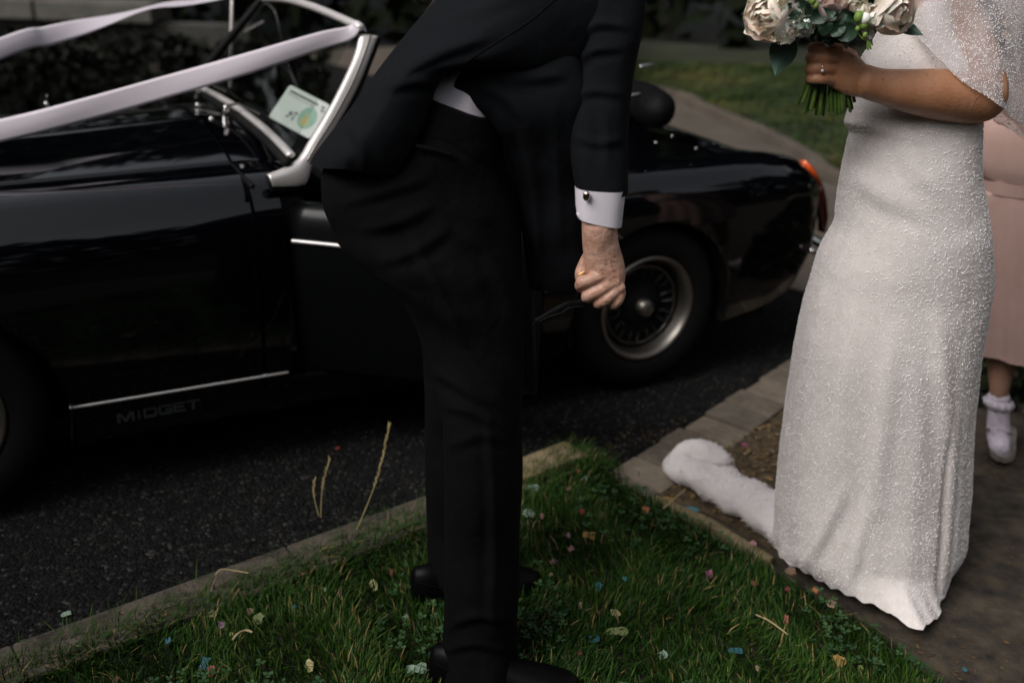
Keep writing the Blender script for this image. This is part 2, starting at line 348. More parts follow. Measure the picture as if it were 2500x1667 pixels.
# kerb: a row of concrete stones, then a flush strip of stone setts across the mouth of the path
K0 = G(0, 1580, .06); K1 = G(1035, 1210, .06); K2 = G(1380, 1078, .06)
kd = (K1 - K0); kd[2] = 0; kd /= np.linalg.norm(kd); kn = np.array([kd[1], -kd[0], 0])       # kn points to the grass
kerb = empty('kerb', (K0[0], K0[1], 0), kind='structure')
def stone(a, b_, wd, h, name, mt, parent, bev=.008, nrm=None, z0=-.1, jit=0):
    a = np.array(a); b_ = np.array(b_); dd = b_ - a; L = np.linalg.norm(dd[:2]); dd = dd / np.linalg.norm(dd)
    nn = np.array([dd[1], -dd[0], 0]); c = (a + b_) / 2 + nn * wd / 2; c[2] = (h + z0) / 2
    if jit: c[2] += random.uniform(-jit, jit)
    R = np.c_[dd, -nn, (0, 0, 1)]
    o = mk(name, *box(c, (L, wd, h - z0), R), mt, parent, smooth=False); bevel(o, bev); return o
path_k = [K0 - kd * 2.6, K0 - kd * 1.3, K0 + kd * .02 - 0 * kd, K0 + kd * .62, K1 - kd * .12]
d2 = K2 - K1; d2 /= np.linalg.norm(d2)
path_k += [K1 + d2 * .24, K2]
for i in range(len(path_k) - 1):
    a, b_ = path_k[i], path_k[i + 1]; dd = (b_ - a) / np.linalg.norm(b_ - a)
    stone(a + dd * .0015, b_ - dd * .0015, .125 if i < 5 else .098, .06 + (.006 if i == 5 else 0), 'kerb_stone', M['concrete'] if i < 5 else M['mossy'], kerb, .007)
S0 = G(1490, 1165); S1 = G(1916, 900); sdv = S1 - S0; sdv /= np.linalg.norm(sdv)
edging = empty('sett_edging', tuple(S0), kind='structure')
for i in range(-1, 14):
    a = S0 + sdv * (.125 * i) + sdv * random.uniform(.003, .006); b_ = S0 + sdv * (.125 * (i + 1) - .006)
    jo = np.array([sdv[1], -sdv[0], 0]) * random.uniform(-.008, .008)
    stone(a + jo, b_ + jo, .17, .024, 'sett', M['sett'] if i % 3 else M['sett_pale'], edging, .007, z0=-.08, jit=.004)

# the grass verge, the path, the soil strip
edge_px = [(1435, 1112), (1500, 1165), (1580, 1215), (1720, 1294), (1840, 1366), (1905, 1412), (2040, 1480), (2170, 1565), (2300, 1680), (2400, 1790)]
vg = [tuple(p + kn * .09)[:2] for p in path_k[:-1]] + [tuple(K2 + kn * .06)[:2]] + [tuple(G(x_, y_, .05)[:2]) for x_, y_ in edge_px] + [(1.0, 0.9), (0.2, .2), (-2.2, .2)]
vg = np.array(vg)
def inside(pts, poly):
    x_, y_ = pts[:, 0], pts[:, 1]; r = np.zeros(len(pts), bool); j = len(poly) - 1
    for i in range(len(poly)):
        c = ((poly[i, 1] > y_) != (poly[j, 1] > y_)) & (x_ < (poly[j, 0] - poly[i, 0]) * (y_ - poly[i, 1]) / (poly[j, 1] - poly[i, 1] + 1e-12) + poly[i, 0])
        r ^= c; j = i
    return r
def slab(name, poly, z1, z0, mt, parent=None, kind='structure'):
    n = len(poly); V = [(p[0], p[1], z1) for p in poly] + [(p[0], p[1], z0) for p in poly]
    F = [tuple(range(n))] + [(i, i + n, (i + 1) % n + n, (i + 1) % n) for i in range(n)]
    o = mk(name, V, F, mt, parent, smooth=False); o['kind'] = kind; return o
slab('verge_ground', vg, .045, -.05, M['turf'])
e_ = [G(x_, y_, 0)[:2] for x_, y_ in edge_px]
pn = np.array([sdv[1], -sdv[0], 0])
S0n = S0 + pn * .18 - sdv * .1; S1n = S0 + pn * .18 + sdv * 1.75
slab('path', np.array([tuple(q) for q in e_[2:]] + [(1.0, .5), (5, .5), (5, 3.2), (2.6, 3.6), tuple(S1n[:2]), tuple(S0n[:2])]), .008, -.05, M['path'])
sp_ = [G(1610, 1225), G(1905, 1005), G(1990, 1180), G(1960, 1340), G(1880, 1345), G(1740, 1270)]
slab('soil_strip', np.array([tuple(q[:2]) for q in sp_]), .016, -.02, M['soil'])
stn = empty('path_edging', tuple(G(1740, 1270)), kind='structure')
pe = [G(x_, y_, .03) for x_, y_ in ((1600, 1208), (1730, 1262), (1790, 1300), (1893, 1362))]
for i in range(3):
    a, b_ = pe[i], pe[i + 1]; stone(a, a + (b_ - a) * .985, .03, .034, 'edging_stone', M['mossy'], stn, .006)

# far pavement, kerb and lawn beyond the road
fk = catmull([(-1.2, 13.2), (.6, 10.6), *[tuple(G(x_, y_)[:2]) for x_, y_ in ((1640, 240), (1690, 266), (1760, 297), (1850, 336), (1960, 398), (2050, 458))], (2.9, 5.2), (4.2, 4.6), (9, 4.2)], 4)
fkn = np.gradient(fk, axis=0); fkn = np.c_[-fkn[:, 1], fkn[:, 0]]; fkn /= np.linalg.norm(fkn, axis=1)[:, None]      # towards the lawn
pv = np.vstack([fk - fkn * .02, (fk - fkn * 1.9)[::-1]])
V = [(p[0], p[1], .006) for p in fk - fkn * .01] + [(p[0], p[1], .006) for p in fk - fkn * 1.9]; n = len(fk)
mk('pavement', V, [(i, i + n, i + n + 1, i + 1) for i in range(n - 1)], M['pave'], smooth=False)['kind'] = 'structure'
fkerb = empty('far_kerb', (fk[8][0], fk[8][1], 0), kind='structure')
i = 0
while i < n - 2:
    a = np.array([*fk[i], .07]); b_ = np.array([*fk[i + 2], .07]); dd = (b_ - a) / np.linalg.norm(b_ - a)
    stone(a, b_ - dd * .004, -.10, .07, 'kerb_stone', M['pave'], fkerb, .012); i += 2
ln = fk + fkn * .1
V = [(p[0], p[1], .055) for p in ln]; V2 = [(p[0] + q[0] * 5, p[1] + q[1] * 5 + 2, .2) for p, q in zip(ln, fkn)]; V3 = [(p[0] * 3 + 12, 45, .6) for p in ln]
mk('lawn', V + V2 + V3, [(k * n + i, k * n + i + 1, (k + 1) * n + i + 1, (k + 1) * n + i) for k in (0, 1) for i in range(n - 1)], M['lawn'])['kind'] = 'structure'

# leaves in a volume
def leaf_mass(pts, size, seed=1, flat=False):
    r = np.random.default_rng(seed); N = len(pts); a = r.normal(size=(N, 3)); a /= np.linalg.norm(a, axis=1)[:, None]
    b_ = r.normal(size=(N, 3)); b_ -= a * (a * b_).sum(1)[:, None]; b_ /= np.linalg.norm(b_, axis=1)[:, None]
    s = size * r.uniform(.6, 1.3, N)[:, None]
    V = np.stack([pts - a * s, pts + b_ * s * .5, pts + a * s, pts - b_ * s * .5], 1).reshape(-1, 3)
    return mesh_np('leaves', V, np.arange(4 * N).reshape(-1, 4)), np.repeat(r.uniform(0, 1, N), 4)
# low wall with pale coping across the road, ivy bank in front
wl = empty('low_stone_wall', (-5, 9.1, 0), 'low grey stone wall with pale coping slabs behind the bonnet', 'wall')
mk('wall', *box((-6.9, 9.22, .27), (9.0, .3, .56)), M['wallstone'], wl, smooth=False)
xx = -11.3
while xx < -3.2:
    L = random.uniform(.85, 1.15); o = mk('coping_stone', *box((xx + L / 2, 9.2 + random.uniform(-.01, .01), .638), (L - .02, .5, .165)), M['coping'], wl, smooth=False); bevel(o, .02); xx += L
pts = np.c_[rng.uniform(-11, -1.6, 9000), rng.uniform(7.3, 9.0, 9000), np.zeros(9000)]
pts[:, 2] = rng.uniform(0, 1, 9000) ** .6 * (.12 + .40 * np.clip((pts[:, 1] - 7.2) / 1.5, 0, 1) + .05 * np.sin(pts[:, 0] * 3))
me, tv = leaf_mass(pts, .055, 3); tint(me, tv); link('ivy_bank', me, M['ivy'], smooth=False)['kind'] = 'stuff'
# hedge and trees that close the view
hd = empty('tall_hedge', (2, 13.4, 0), 'tall dark evergreen hedge closing the view beyond the lawn', 'hedge')
N = 26000
pts = np.c_[rng.uniform(-20, 22, N), 13.2 + rng.uniform(0, 1, N) ** 2 * 1.6, rng.uniform(0, 1, N) ** .8 * 7.5]
pts[:, 1] += .35 * np.sin(pts[:, 0] * 1.7) + .25 * np.sin(pts[:, 2] * 2.1 + pts[:, 0])
me, tv = leaf_mass(pts, .22, 5); tint(me, tv); link('foliage', me, M['hedge'], hd, smooth=False)
mk('stems', *join([tube([(x_, 14.3, 0), (x_ + .1, 14.4, 2), (x_, 14.3, 3.8)], [.07, .05, .02], 6) for x_ in np.arange(-13, 22, 2.5)]), M['bark'], hd)['kind'] = 'stuff'
tp = [(-9.5, 17, 9.5), (-4, 18, 11), (1.5, 17.5, 10), (7, 17, 11), (12.5, 16, 10), (17, 11, 9), (-14, 12, 9.5), (4.5, 10.5, 8.5)]  # the last tree is unseen, added so its crown darkens the far lawn
tl = ['broad dark tree at the far left behind the stone wall', 'dark tree behind the middle of the stone wall', 'dark tree straight beyond the open car', 'dark tree beyond the lawn above the bouquet',
      'dark tree beyond the lawn behind the bride', 'dark tree at the right end of the lawn', 'dark tree standing left of the stone wall', 'unseen tree added on the lawn behind the bride to shade the far grass']
for k, (tx, ty, th) in enumerate(tp):
    tr_ = empty('tree', (tx, ty, 0), tl[k], 'tree', 'dark trees behind the hedge')
    tk = [tube([(tx, ty, 0), (tx + .1, ty, th * .4), (tx - .1, ty + .1, th * .85)], [.28, .2, .05], 8)]
    for q in range(5):
        a = q * 1.3 + k; tk.append(tube([(tx, ty, th * (.3 + .09 * q)), (tx + math.cos(a) * 1.6, ty + math.sin(a) * 1.6, th * (.42 + .09 * q))], [.09, .03], 6))
    mk('trunk', *join(tk), M['bark'], tr_)
    N = 5000; u = rng.normal(size=(N, 3)); u /= np.linalg.norm(u, axis=1)[:, None]; rr = rng.uniform(.45, 1, N) ** .6
    pts = u * rr[:, None] * np.array([2.9, 2.9, th * .36]) * (1 + .25 * np.sin(u[:, 0] * 5 + k) * np.cos(u[:, 2] * 4))[:, None] + (tx, ty, th * .62)
    me, tv = leaf_mass(pts, .34, 11 + k); tint(me, tv); link('crown', me, M['hedge'], tr_, smooth=False)
# dark trees round the back of the viewer, mirrored in the paint
N = 16000; aa0 = rng.uniform(math.radians(150), math.radians(395), N); rr0 = rng.uniform(6.5, 8.5, N)
pts = np.c_[np.cos(aa0) * rr0 + 1, np.sin(aa0) * rr0 + 1, rng.uniform(0, 1, N) ** .8 * (4.6 + .8 * np.sin(aa0 * 9) + .5 * np.sin(aa0 * 23))]
me, tv = leaf_mass(pts, .26, 51); tint(me, tv); link('trees', me, M['hedge'], smooth=False)['kind'] = 'stuff'
# dark ground cover beyond the path at the right
pts = np.c_[rng.uniform(1.55, 4.2, 5000), rng.uniform(2.95, 4.3, 5000), np.zeros(5000)]
pts[:, 2] = rng.uniform(0, 1, 5000) ** .7 * (.05 + .16 * np.clip((pts[:, 1] - 2.9), 0, 1))
me, tv = leaf_mass(pts, .035, 4); tint(me, tv * .97); link('ground_cover', me, M['hedge'], smooth=False)['kind'] = 'stuff'

# ---------------------------------------------------------------- grass
def blades(pos, hmin, hmax, wmin, wmax, z, seed, lean=.7):
    r = np.random.default_rng(seed); N = len(pos); h = r.uniform(hmin, hmax, N) * r.uniform(.6, 1, N); wd = r.uniform(wmin, wmax, N)
    ang = 2.2 * np.sin(pos[:, 0] * 11) + 2.2 * np.cos(pos[:, 1] * 9 + pos[:, 0] * 4) + r.normal(size=N) * 1.1
    L = r.uniform(.15, 1.25, N) * lean; dx = np.c_[np.cos(ang), np.sin(ang)]; px_ = np.c_[-dx[:, 1], dx[:, 0]]
    tw = r.uniform(-.8, .8, N); ax = px_ * np.cos(tw)[:, None] + dx * np.sin(tw)[:, None]
    B = np.c_[pos, np.full(N, z)]
    def at(s, off): c = B.copy(); c[:, :2] += dx * (h * L * s ** 1.8)[:, None]; c[:, 2] += h * s * (1 - .32 * L * s); c[:, :2] += ax * (wd * off)[:, None]; return c
    V = np.stack([at(0, -.5), at(0, .5), at(.5, .42), at(.5, -.42), at(.85, .22), at(.85, -.22), at(1, 0.03), at(1, -.03)], 1).reshape(-1, 3)
    i = np.arange(N)[:, None] * 8
    F = np.concatenate([i + [0, 1, 2, 3], i + [3, 2, 4, 5], i + [5, 4, 6, 7]], 0)
    tv = np.clip(r.beta(2.2, 2.8, N) * .85 + .12 * np.sin(pos[:, 0] * 6 + 1) * np.sin(pos[:, 1] * 7), 0, .9); tv[r.uniform(size=N) < .055] = 1.0
    return mesh_np('grass', V, F), np.repeat(tv, 8)
cand = np.c_[rng.uniform(-2.0, 1.15, 260000), rng.uniform(.95, 2.6, 260000)]
cand = cand[inside(cand, vg)]
cand = cand[rng.uniform(size=len(cand)) < .80]
me, tv = blades(cand, .018, .055, .0016, .0038, .044, 21); tint(me, tv); link('grass', me, M['grass'])['kind'] = 'stuff'
# blades that spill over the kerb and the path edge
ex = []
for a, b_ in zip(list(vg[:8]), list(vg[1:9])):
    L = np.linalg.norm(b_ - a); k = int(L * 1500); t_ = rng.uniform(size=k)[:, None]; ex.append(a + (b_ - a) * t_ + rng.normal(size=(k, 2)) * .026 - kn[:2] * .012)
ex = np.vstack(ex); me, tv = blades(ex, .03, .07, .0016, .003, .045, 22, 1.1); tint(me, np.clip(tv + .08, 0, 1)); link('edge_grass', me, M['grass'])['kind'] = 'stuff'
# clover leaves
N = 2600; cp_ = np.c_[rng.uniform(-1.4, 1.1, N), rng.uniform(1.3, 2.5, N)]; cp_ = cp_[inside(cp_, vg)]
cl = np.sin(cp_[:, 0] * 7 + 2) * np.sin(cp_[:, 1] * 8) > .15; cp_ = cp_[cl]
V = []; tv = []
for (x_, y_) in cp_:
    z_ = .06 + random.uniform(0, .022); s = random.uniform(.006, .011); a0 = random.uniform(0, 6); tt = random.random()
    for q in range(3):
        a = a0 + q * 2.09; dr = np.array([math.cos(a), math.sin(a), .25]); sd_ = np.array([-math.sin(a), math.cos(a), 0]); c = np.array([x_, y_, z_])
        V += [c, c + dr * s * .7 + sd_ * s * .55, c + dr * s * 1.25, c + dr * s * .7 - sd_ * s * .55]; tv += [tt] * 4
me = mesh_np('clover', np.array(V), np.arange(len(V)).reshape(-1, 4)); tint(me, tv); link('clover', me, M['clover'], smooth=False)['kind'] = 'stuff'
# dead leaves on the soil strip
N = 3000; q = np.c_[rng.uniform(.3, 1.2, N), rng.uniform(2.0, 3.0, N)]; q = q[inside(q, np.array([p[:2] for p in sp_]))]
me, tv = leaf_mass(np.c_[q, np.full(len(q), .022)], .011, 9); v = np.empty(len(me.vertices) * 3, np.float32); me.vertices.foreach_get('co', v); v = v.reshape(-1, 3); v[:, 2] = .018 + (v[:, 2] - .022) * .4 + .006
me.vertices.foreach_set('co', v.ravel()); tint(me, tv); link('dead_leaves', me, M['dead'], smooth=False)['kind'] = 'stuff'
# leaf crumbs trodden into the path
q = np.c_[rng.uniform(.9, 2.4, 5200), rng.uniform(1.5, 3.0, 5200)]; q = q[(np.sin(q[:, 0] * 9) + np.sin(q[:, 1] * 11 + q[:, 0] * 3) + rng.normal(size=len(q)) * .8) > .5]
me, tv = leaf_mass(np.c_[q, np.full(len(q), .0)], .008, 19); v = np.empty(len(me.vertices) * 3, np.float32); me.vertices.foreach_get('co', v); v = v.reshape(-1, 3); v[:, 2] = .0105 + np.abs(v[:, 2]) * .3
me.vertices.foreach_set('co', v.ravel()); tint(me, tv * .62); link('leaf_litter', me, M['dead'], smooth=False)['kind'] = 'stuff'
# crumbs and dry grass along the kerb
kk = rng.uniform(-.3, 1.9, 900); q = K0[:2] + kd[:2] * kk[:, None] + kn[:2] * (rng.uniform(0, 1, 900) ** .5 * .135)[:, None]
me, tv = leaf_mass(np.c_[q, np.full(900, .0)], .0045, 29); v = np.empty(len(me.vertices) * 3, np.float32); me.vertices.foreach_get('co', v); v = v.reshape(-1, 3); v[:, 2] = .0615 + np.abs(v[:, 2]) * .35
me.vertices.foreach_set('co', v.ravel()); tint(me, tv * .9); link('kerb_litter', me, M['dead'], smooth=False)['kind'] = 'stuff'
# far lawn tufts
c = np.c_[rng.uniform(.5, 5.5, 60000), rng.uniform(4.8, 11.5, 60000)]
lp = np.vstack([ln, [(12, 4.6), (12, 30), (-3, 30)]]); c = c[inside(c, lp)]
dist = np.min(np.linalg.norm(c[:, None, :] - ln[None, ::3, :], axis=2), axis=1)
me, tv = blades(c, .03, .06, .006, .011, 0, 31); v = np.empty(len(me.vertices) * 3, np.float32); me.vertices.foreach_get('co', v); v = v.reshape(-1, 3)
v[:, 2] += np.repeat(.055 + .145 * np.clip(dist / 5.4, 0, 1), 8) - .004; me.vertices.foreach_set('co', v.ravel())
tint(me, np.clip(tv * .7 + .30 * np.repeat(np.sin(c[:, 0] * 2.1 + c[:, 1] * 1.3) * np.cos(c[:, 1] * 2.3 - c[:, 0]), 8) + .22, 0, .96)); link('lawn_grass', me, M['lawn_blade'])['kind'] = 'stuff'
# grit on the asphalt
N = 700; c = np.c_[rng.uniform(-1.4, .9, N), rng.uniform(1.5, 3.2, N)]
me, tv = leaf_mass(np.c_[c, np.full(N, .002)], .0022, 15); tint(me, tv); link('grit', me, attr_mat('grit', [(0, (.05, .05, .05)), (1, (.35, .34, .32))], .8), smooth=False)['kind'] = 'stuff'

# ================================================================ THE OPEN CAR  (local axes: X to the tail, Y across to the far side)
car = empty('open_sports_car', tuple(CO), 'glossy black open sports car with white ribbons and its near door open', 'car', rotz=CA)
CW = 1.394
def cm(name, vf, mt, parent=car, smooth=True, auto=None): return mk(name, vf[0], vf[1], mt, parent, smooth, True, auto)
SIDE = np.array([(.045, .185), (.032, .24), (.020, .30), (.007, .40), (.001, .52), (.001, .60), (.006, .66), (.018, .71), (.040, .75), (.070, .776), (.100, .790), (.135, .7985), (.175, .802), (.205, .803), (.230, .8035), (.238, .801), (.240, .78)])
def front_side(X):
    p = catmull(SIDE, 4)
    p[:, 1] += np.where(p[:, 1] > .6, (X - .3) * .024 * (p[:, 1] - .6) / .2, 0)
    if X < -.35: q = ((-.35 - X) / .4); p[:, 0] += .16 * q ** 2 * (1 + 0 * p[:, 1]); p[:, 1] -= np.where(p[:, 1] > .5, .13 * q ** 2 * (p[:, 1] - .5) / .3, 0)
    return p
def arched(p, X, ax, r, cz):
    if abs(X - ax) < r:
        zl = cz + math.sqrt(r * r - (X - ax) ** 2); i = max(1, int(np.argmax(p[:, 1] >= zl))); q = p.copy(); tt = (zl - p[i - 1, 1]) / (p[i, 1] - p[i - 1, 1] + 1e-9); q[:i] = p[i - 1] + (p[i] - p[i - 1]) * tt; return q
    return p
def skin(Xs, fn, flip=False):
    rings = []
    for X in Xs:
        p = fn(X); rings.append([(X, CW - y if flip else y, z) for y, z in p])
    return loft(rings, cap=False, closed=False)
FX = np.r_[np.linspace(-.72, -.40, 10), np.linspace(-.38, .28, 34), np.linspace(.30, .748, 12)]
fs = lambda X: arched(front_side(X), X, -.055, .32, .27)
cm('front_wing', skin(FX, fs), M['paint']); cm('front_wing', skin(FX, front_side, True), M['paint'])
# bonnet
def bonnet_z(X, Y):
    ze = .8035 + (X - .3) * .024; zc = .826 + .06 * (X - .2); q = np.abs(Y - .697) / .452
    z = ze + (zc - ze) * (1 - q ** 2.4) + .007 * np.exp(-((Y - .69) / .022) ** 2)
    return z - (.15 * ((-.3 - X) / .42) ** 2 if X < -.3 else 0)
Ys = np.r_[.245, np.linspace(.252, 1.142, 60), 1.149]
cm('bonnet', loft([[(X, y, bonnet_z(X, y) - (.012 if j in (0, len(Ys) - 1) else 0)) for j, y in enumerate(Ys)] for X in np.linspace(-.70, .750, 40)], cap=False, closed=False), M['paint'])
cm('nose', loft([[(-.72 - .10 * math.sin(a), .16 + (CW - .32) * k / 20 , .20 + .55 * j / 8) for k in range(21)] for j, a in enumerate(np.linspace(.2, 2.8, 9))], cap=False, closed=False), M['paint'])
# scuttle and side panel between wing and door
def scut(X):
    a = front_side(.75)[:-8]; top = [(y, bonnet_z(.75, y) + .004 + (X - .757) * (-.10)) for y in np.linspace(.235, CW - .235, 40)]
    return np.vstack([a, top, np.c_[CW - a[::-1, 0], a[::-1, 1]]])
rings = []
for s in np.linspace(0, 1, 8):
    p = scut(.757 + s * .14); lim = np.where(p[:, 1] < .77, .826, .90); lim = np.where((p[:, 1] >= .77) & (p[:, 1] < .80) & (np.minimum(p[:, 0], CW - p[:, 0]) < .16), .86, lim)
    rings.append([(.757 + s * (l - .757), y, z) for (y, z), l in zip(p, lim)])
cm('scuttle', loft(rings, cap=False, closed=False), M['paint'])
cm('bonnet_seal', tube([(.7535, y, bonnet_z(.75, max(.25, min(1.14, y))) - .012) for y in np.linspace(.02, CW - .02, 24)], .008, 6), M['black'])
cm('wing_seal', tube([(.7525, y + .012, z - .004) for y, z in front_side(.75)[14:64:2]], .006, 6), M['black'])
# underbody, bulkhead, floor, dashboard
cm('floor_pan', box((1.0, .697, .20), (3.1, 1.24, .05)), M['black'], smooth=False)
cm('bulkhead', box((.78, .697, .48), (.03, 1.30, .56)), M['black'], smooth=False)
o = cm('dashboard', box((1.02, .697, .735), (.13, 1.22, .13)), M['leather'], smooth=False); bevel(o, .03, 3)
for ax_c, rr_a, zc_a in ((-.055, .322, .27), (2.01, .307, .285)):
    cm('wheel_arch_liner', loft([[(ax_c + r_ * math.cos(a), y_, zc_a + r_ * math.sin(a)) for r_, y_ in ((rr_a, .004), (rr_a, .36), (.05, .37))] for a in np.linspace(-.25, math.pi + .25, 40)], cap=False, closed=False), M['black'])
# sill, bright strip, letters
o = cm('sill', box((.97, .125, .222), (1.40, .18, .105)), M['paint'], smooth=False); bevel(o, .012)
cm('sill_trim', tube([(X, .026 + (.010 if X > 1.2 else 0), .2805) for X in np.linspace(.268, .815, 8)], .0062, 8, flat=.8), M['alloy'])
LET = {'M': [(0, 0, .16, 1), (.84, 0, 1, 1), 'd', 'e'], 'I': [(.36, 0, .64, 1)], 'D': [(0, 0, .17, 1), (0, .82, .8, 1), (0, 0, .8, .18), (.83, .14, 1, .86), 'c1', 'c2'],
       'G': [(0, .12, .17, .88), (.1, .82, 1, 1), (.1, 0, .95, .18), (.83, .1, 1, .5), (.5, .38, 1, .54)], 'E': [(0, 0, .17, 1), (.1, .83, 1, 1), (.1, .42, .9, .58), (.1, 0, 1, .17)], 'T': [(0, .82, 1, 1), (.4, 0, .6, .9)]}
def prism(poly, y0, y1):
    n = len(poly); V = [(x_, y0, z_) for x_, z_ in poly] + [(x_, y1, z_) for x_, z_ in poly]
    return V, [tuple(range(n)), tuple(range(2 * n - 1, n - 1, -1))] + [(i, i + n, (i + 1) % n + n, (i + 1) % n) for i in range(n)]
x0 = .371; hz = .027
for ch, wd in zip('MIDGET', (.042, .016, .034, .034, .030, .034)):
    pr = []
    for s in LET[ch]:
        if s == 'd': pl = [(.04, 1), (.26, 1), (.58, .05), (.42, .05)]
        elif s == 'e': pl = [(.96, 1), (.74, 1), (.42, .05), (.58, .05)]
        elif s == 'c1': pl = [(.75, 1), (1, .82), (.9, .7), (.7, .84)]
        elif s == 'c2': pl = [(.75, 0), (1, .18), (.9, .3), (.7, .16)]
        else: a, b_, c, d_ = s; pl = [(a, b_), (c, b_), (c, d_), (a, d_)]
        k = len(pr) * .00007
        pr.append(prism([(x0 + u * wd, .212 + v * hz + (x0 - .371) * .02) for u, v in pl], .0310 + k, .0360 + k))
    cm('letter', join(pr), M['badge'], smooth=False); x0 += wd + .0035
# door, swung out about its front hinge
th = math.radians(38); de = np.array([math.cos(th), -math.sin(th), 0]); dn = np.array([math.sin(th), math.cos(th), 0]); hg = np.array([.834, .018, 0])
DP = catmull([(.036, .275), (.024, .33), (.010, .43), (.0, .54), (.0, .62), (.006, .68), (.016, .715), (.032, .738), (.052, .745), (.075, .742), (.088, .72), (.09, .60), (.09, .275), (.06, .272), (.036, .275)], 3)[:-1]
dr = cm('door', loft([[hg + de * s + dn * y + np.array([0, 0, z - .05 * max(0, (s - .1)) * (z - .3) * .4]) for y, z in DP] for s in np.linspace(0, .66, 14)]), M['dull'])

dr.data.materials.append(M['black']); 
for pg in dr.data.polygons:
    if Vector(pg.normal).dot(Vector(dn)) < -.3 or pg.index == len(dr.data.polygons) - 1: pg.material_index = 1
cm('door_highlight', tube([hg + de * s + dn * -.002 + np.array([0, 0, .655 - .01 * s]) for s in np.linspace(.015, .40, 8)], .0055, 8), M['alloy'], dr)  # bright strip modelled in place of the reflection along the door's rounded top
cm('handle', box(hg + de * .44 + dn * -.012 + np.array([0, 0, .62]), (.09, .02, .018), np.c_[de, dn, (0, 0, 1)]), M['chrome'], dr)
# far door and inner sides
fd = cm('door', skin(np.linspace(.834, 1.60, 8), lambda X: catmull([(.036, .275), (.0, .54), (.006, .68), (.03, .745), (.08, .755), (.1, .6), (.1, .25)], 4), True), M['paint'])
cm('door_cap', tube([(X, CW - .055, .757) for X in np.linspace(.86, 1.58, 6)], .010, 8, flat=.5), M['alloy'], fd)
# rear body: one skin over the tail
RT = [(.030, .20), (.012, .27), (.003, .38), (.0, .52), (.001, .61), (.010, .66), (.030, .70), (.062, .728), (.105, .744), (.15, .750), (.22, .752), (.35, .757), (.52, .762), (.697, .765)]
def rear_half(X):
    p = catmull(RT, 4)
    zt = np.interp(X, [1.6, 2.45, 2.55, 2.66, 2.74, 2.80, 2.835], [1.0, 1.0, .985, .955, .905, .82, .70]); zb = np.interp(X, [1.6, 2.3, 2.5, 2.65, 2.76, 2.835], [.19, .20, .225, .265, .33, .42])
    yo = np.interp(X, [1.6, 2.35, 2.55, 2.68, 2.76, 2.81, 2.835], [0, 0, .018, .055, .10, .155, .21])
    z = zb + (p[:, 1] - .20) / .565 * (.765 * zt - zb); dk = np.interp(X, [2.3, 2.5, 2.8], [0, .012, .10]); z -= dk * np.clip((p[:, 0] - .16) / .12, 0, 1)
    return np.c_[p[:, 0] * (1 - yo / .697) + yo, z]
rs = lambda X: arched(rear_half(X), X, 2.01, .305, .285)
RX = np.r_[np.linspace(1.60, 1.70, 3), np.linspace(1.705, 2.315, 36), np.linspace(2.34, 2.835, 22)]
rings = []
for X in RX:
    a = rs(X); b_ = rear_half(X); rings.append([(X, y, z) for y, z in a] + [(X, CW - y, z) for y, z in b_[::-1][1:]])
for r in rings:
    if r[0][0] < 1.76:                # cockpit cut: drop the deck inside the opening
        for j, (X, y, z) in enumerate(r):
            if .16 < y < CW - .16: r[j] = (X, y, z - .42)
cm('rear_body', loft(rings, cap=False, closed=False), M['paint'])
X = 2.835; b_ = rear_half(X); poly = [(X, y, z) for y, z in b_] + [(X, CW - y, z) for y, z in b_[::-1][1:]]
cm('tail_panel', (poly, [tuple(range(len(poly)))]), M['paint'], smooth=False)
# seats, rolled hood, steering wheel
for sy in (.36, 1.03):
    st = cm('seat', join([tube([(1.10, sy, .40), (1.50, sy, .38)], [.17, .18], 12, flat=.55), tube([(1.52, sy, .40), (1.60, sy, .62), (1.65, sy, .80)], [.17, .17, .12], 12, k=3, flat=.45)]), M['leather'])
hp = [cy(1606, 268, .20), cy(1592, 262, .34), cy(1570, 248, .60), cy(1540, 232, 1.0), cy(1525, 228, 1.2)]
cm('folded_hood', (wavy(np.array(tube(hp, [.058, .064, .062, .06, .05], 16, k=5)[0]), .006, 22, 3), tube(hp, [.058, .064, .062, .06, .05], 16, k=5)[1]), M['leather'])
for (x_, y_, Y) in ((1578, 160, .55), (1548, 232, .3)): cm('hood_catch', tube([cy(x_ - 14, y_ + 3, Y), cy(x_ + 12, y_ - 2, Y)], .006, 8), M['chrome'])
for (x_, y_) in ((1641, 332), (1601, 348), (1700, 362)):
    X_, Y_, Z_ = cy(x_, y_, .13); cm('hood_stud', sphere((X_, .13, Z_), (.0055, .0055, .004)), M['chrome'])
cm('steering_wheel', (lambda V, F: ([np.array([1.16 + v[1] * .94 + v[2] * -.3, 1.02 + v[0], .80 + v[2] * .94 + v[1] * .3]) for v in V], F))(*lathe([(.175 + .012 * math.cos(a), .012 * math.sin(a)) for a in np.linspace(0, 6.283, 9)], 32)), M['black'])
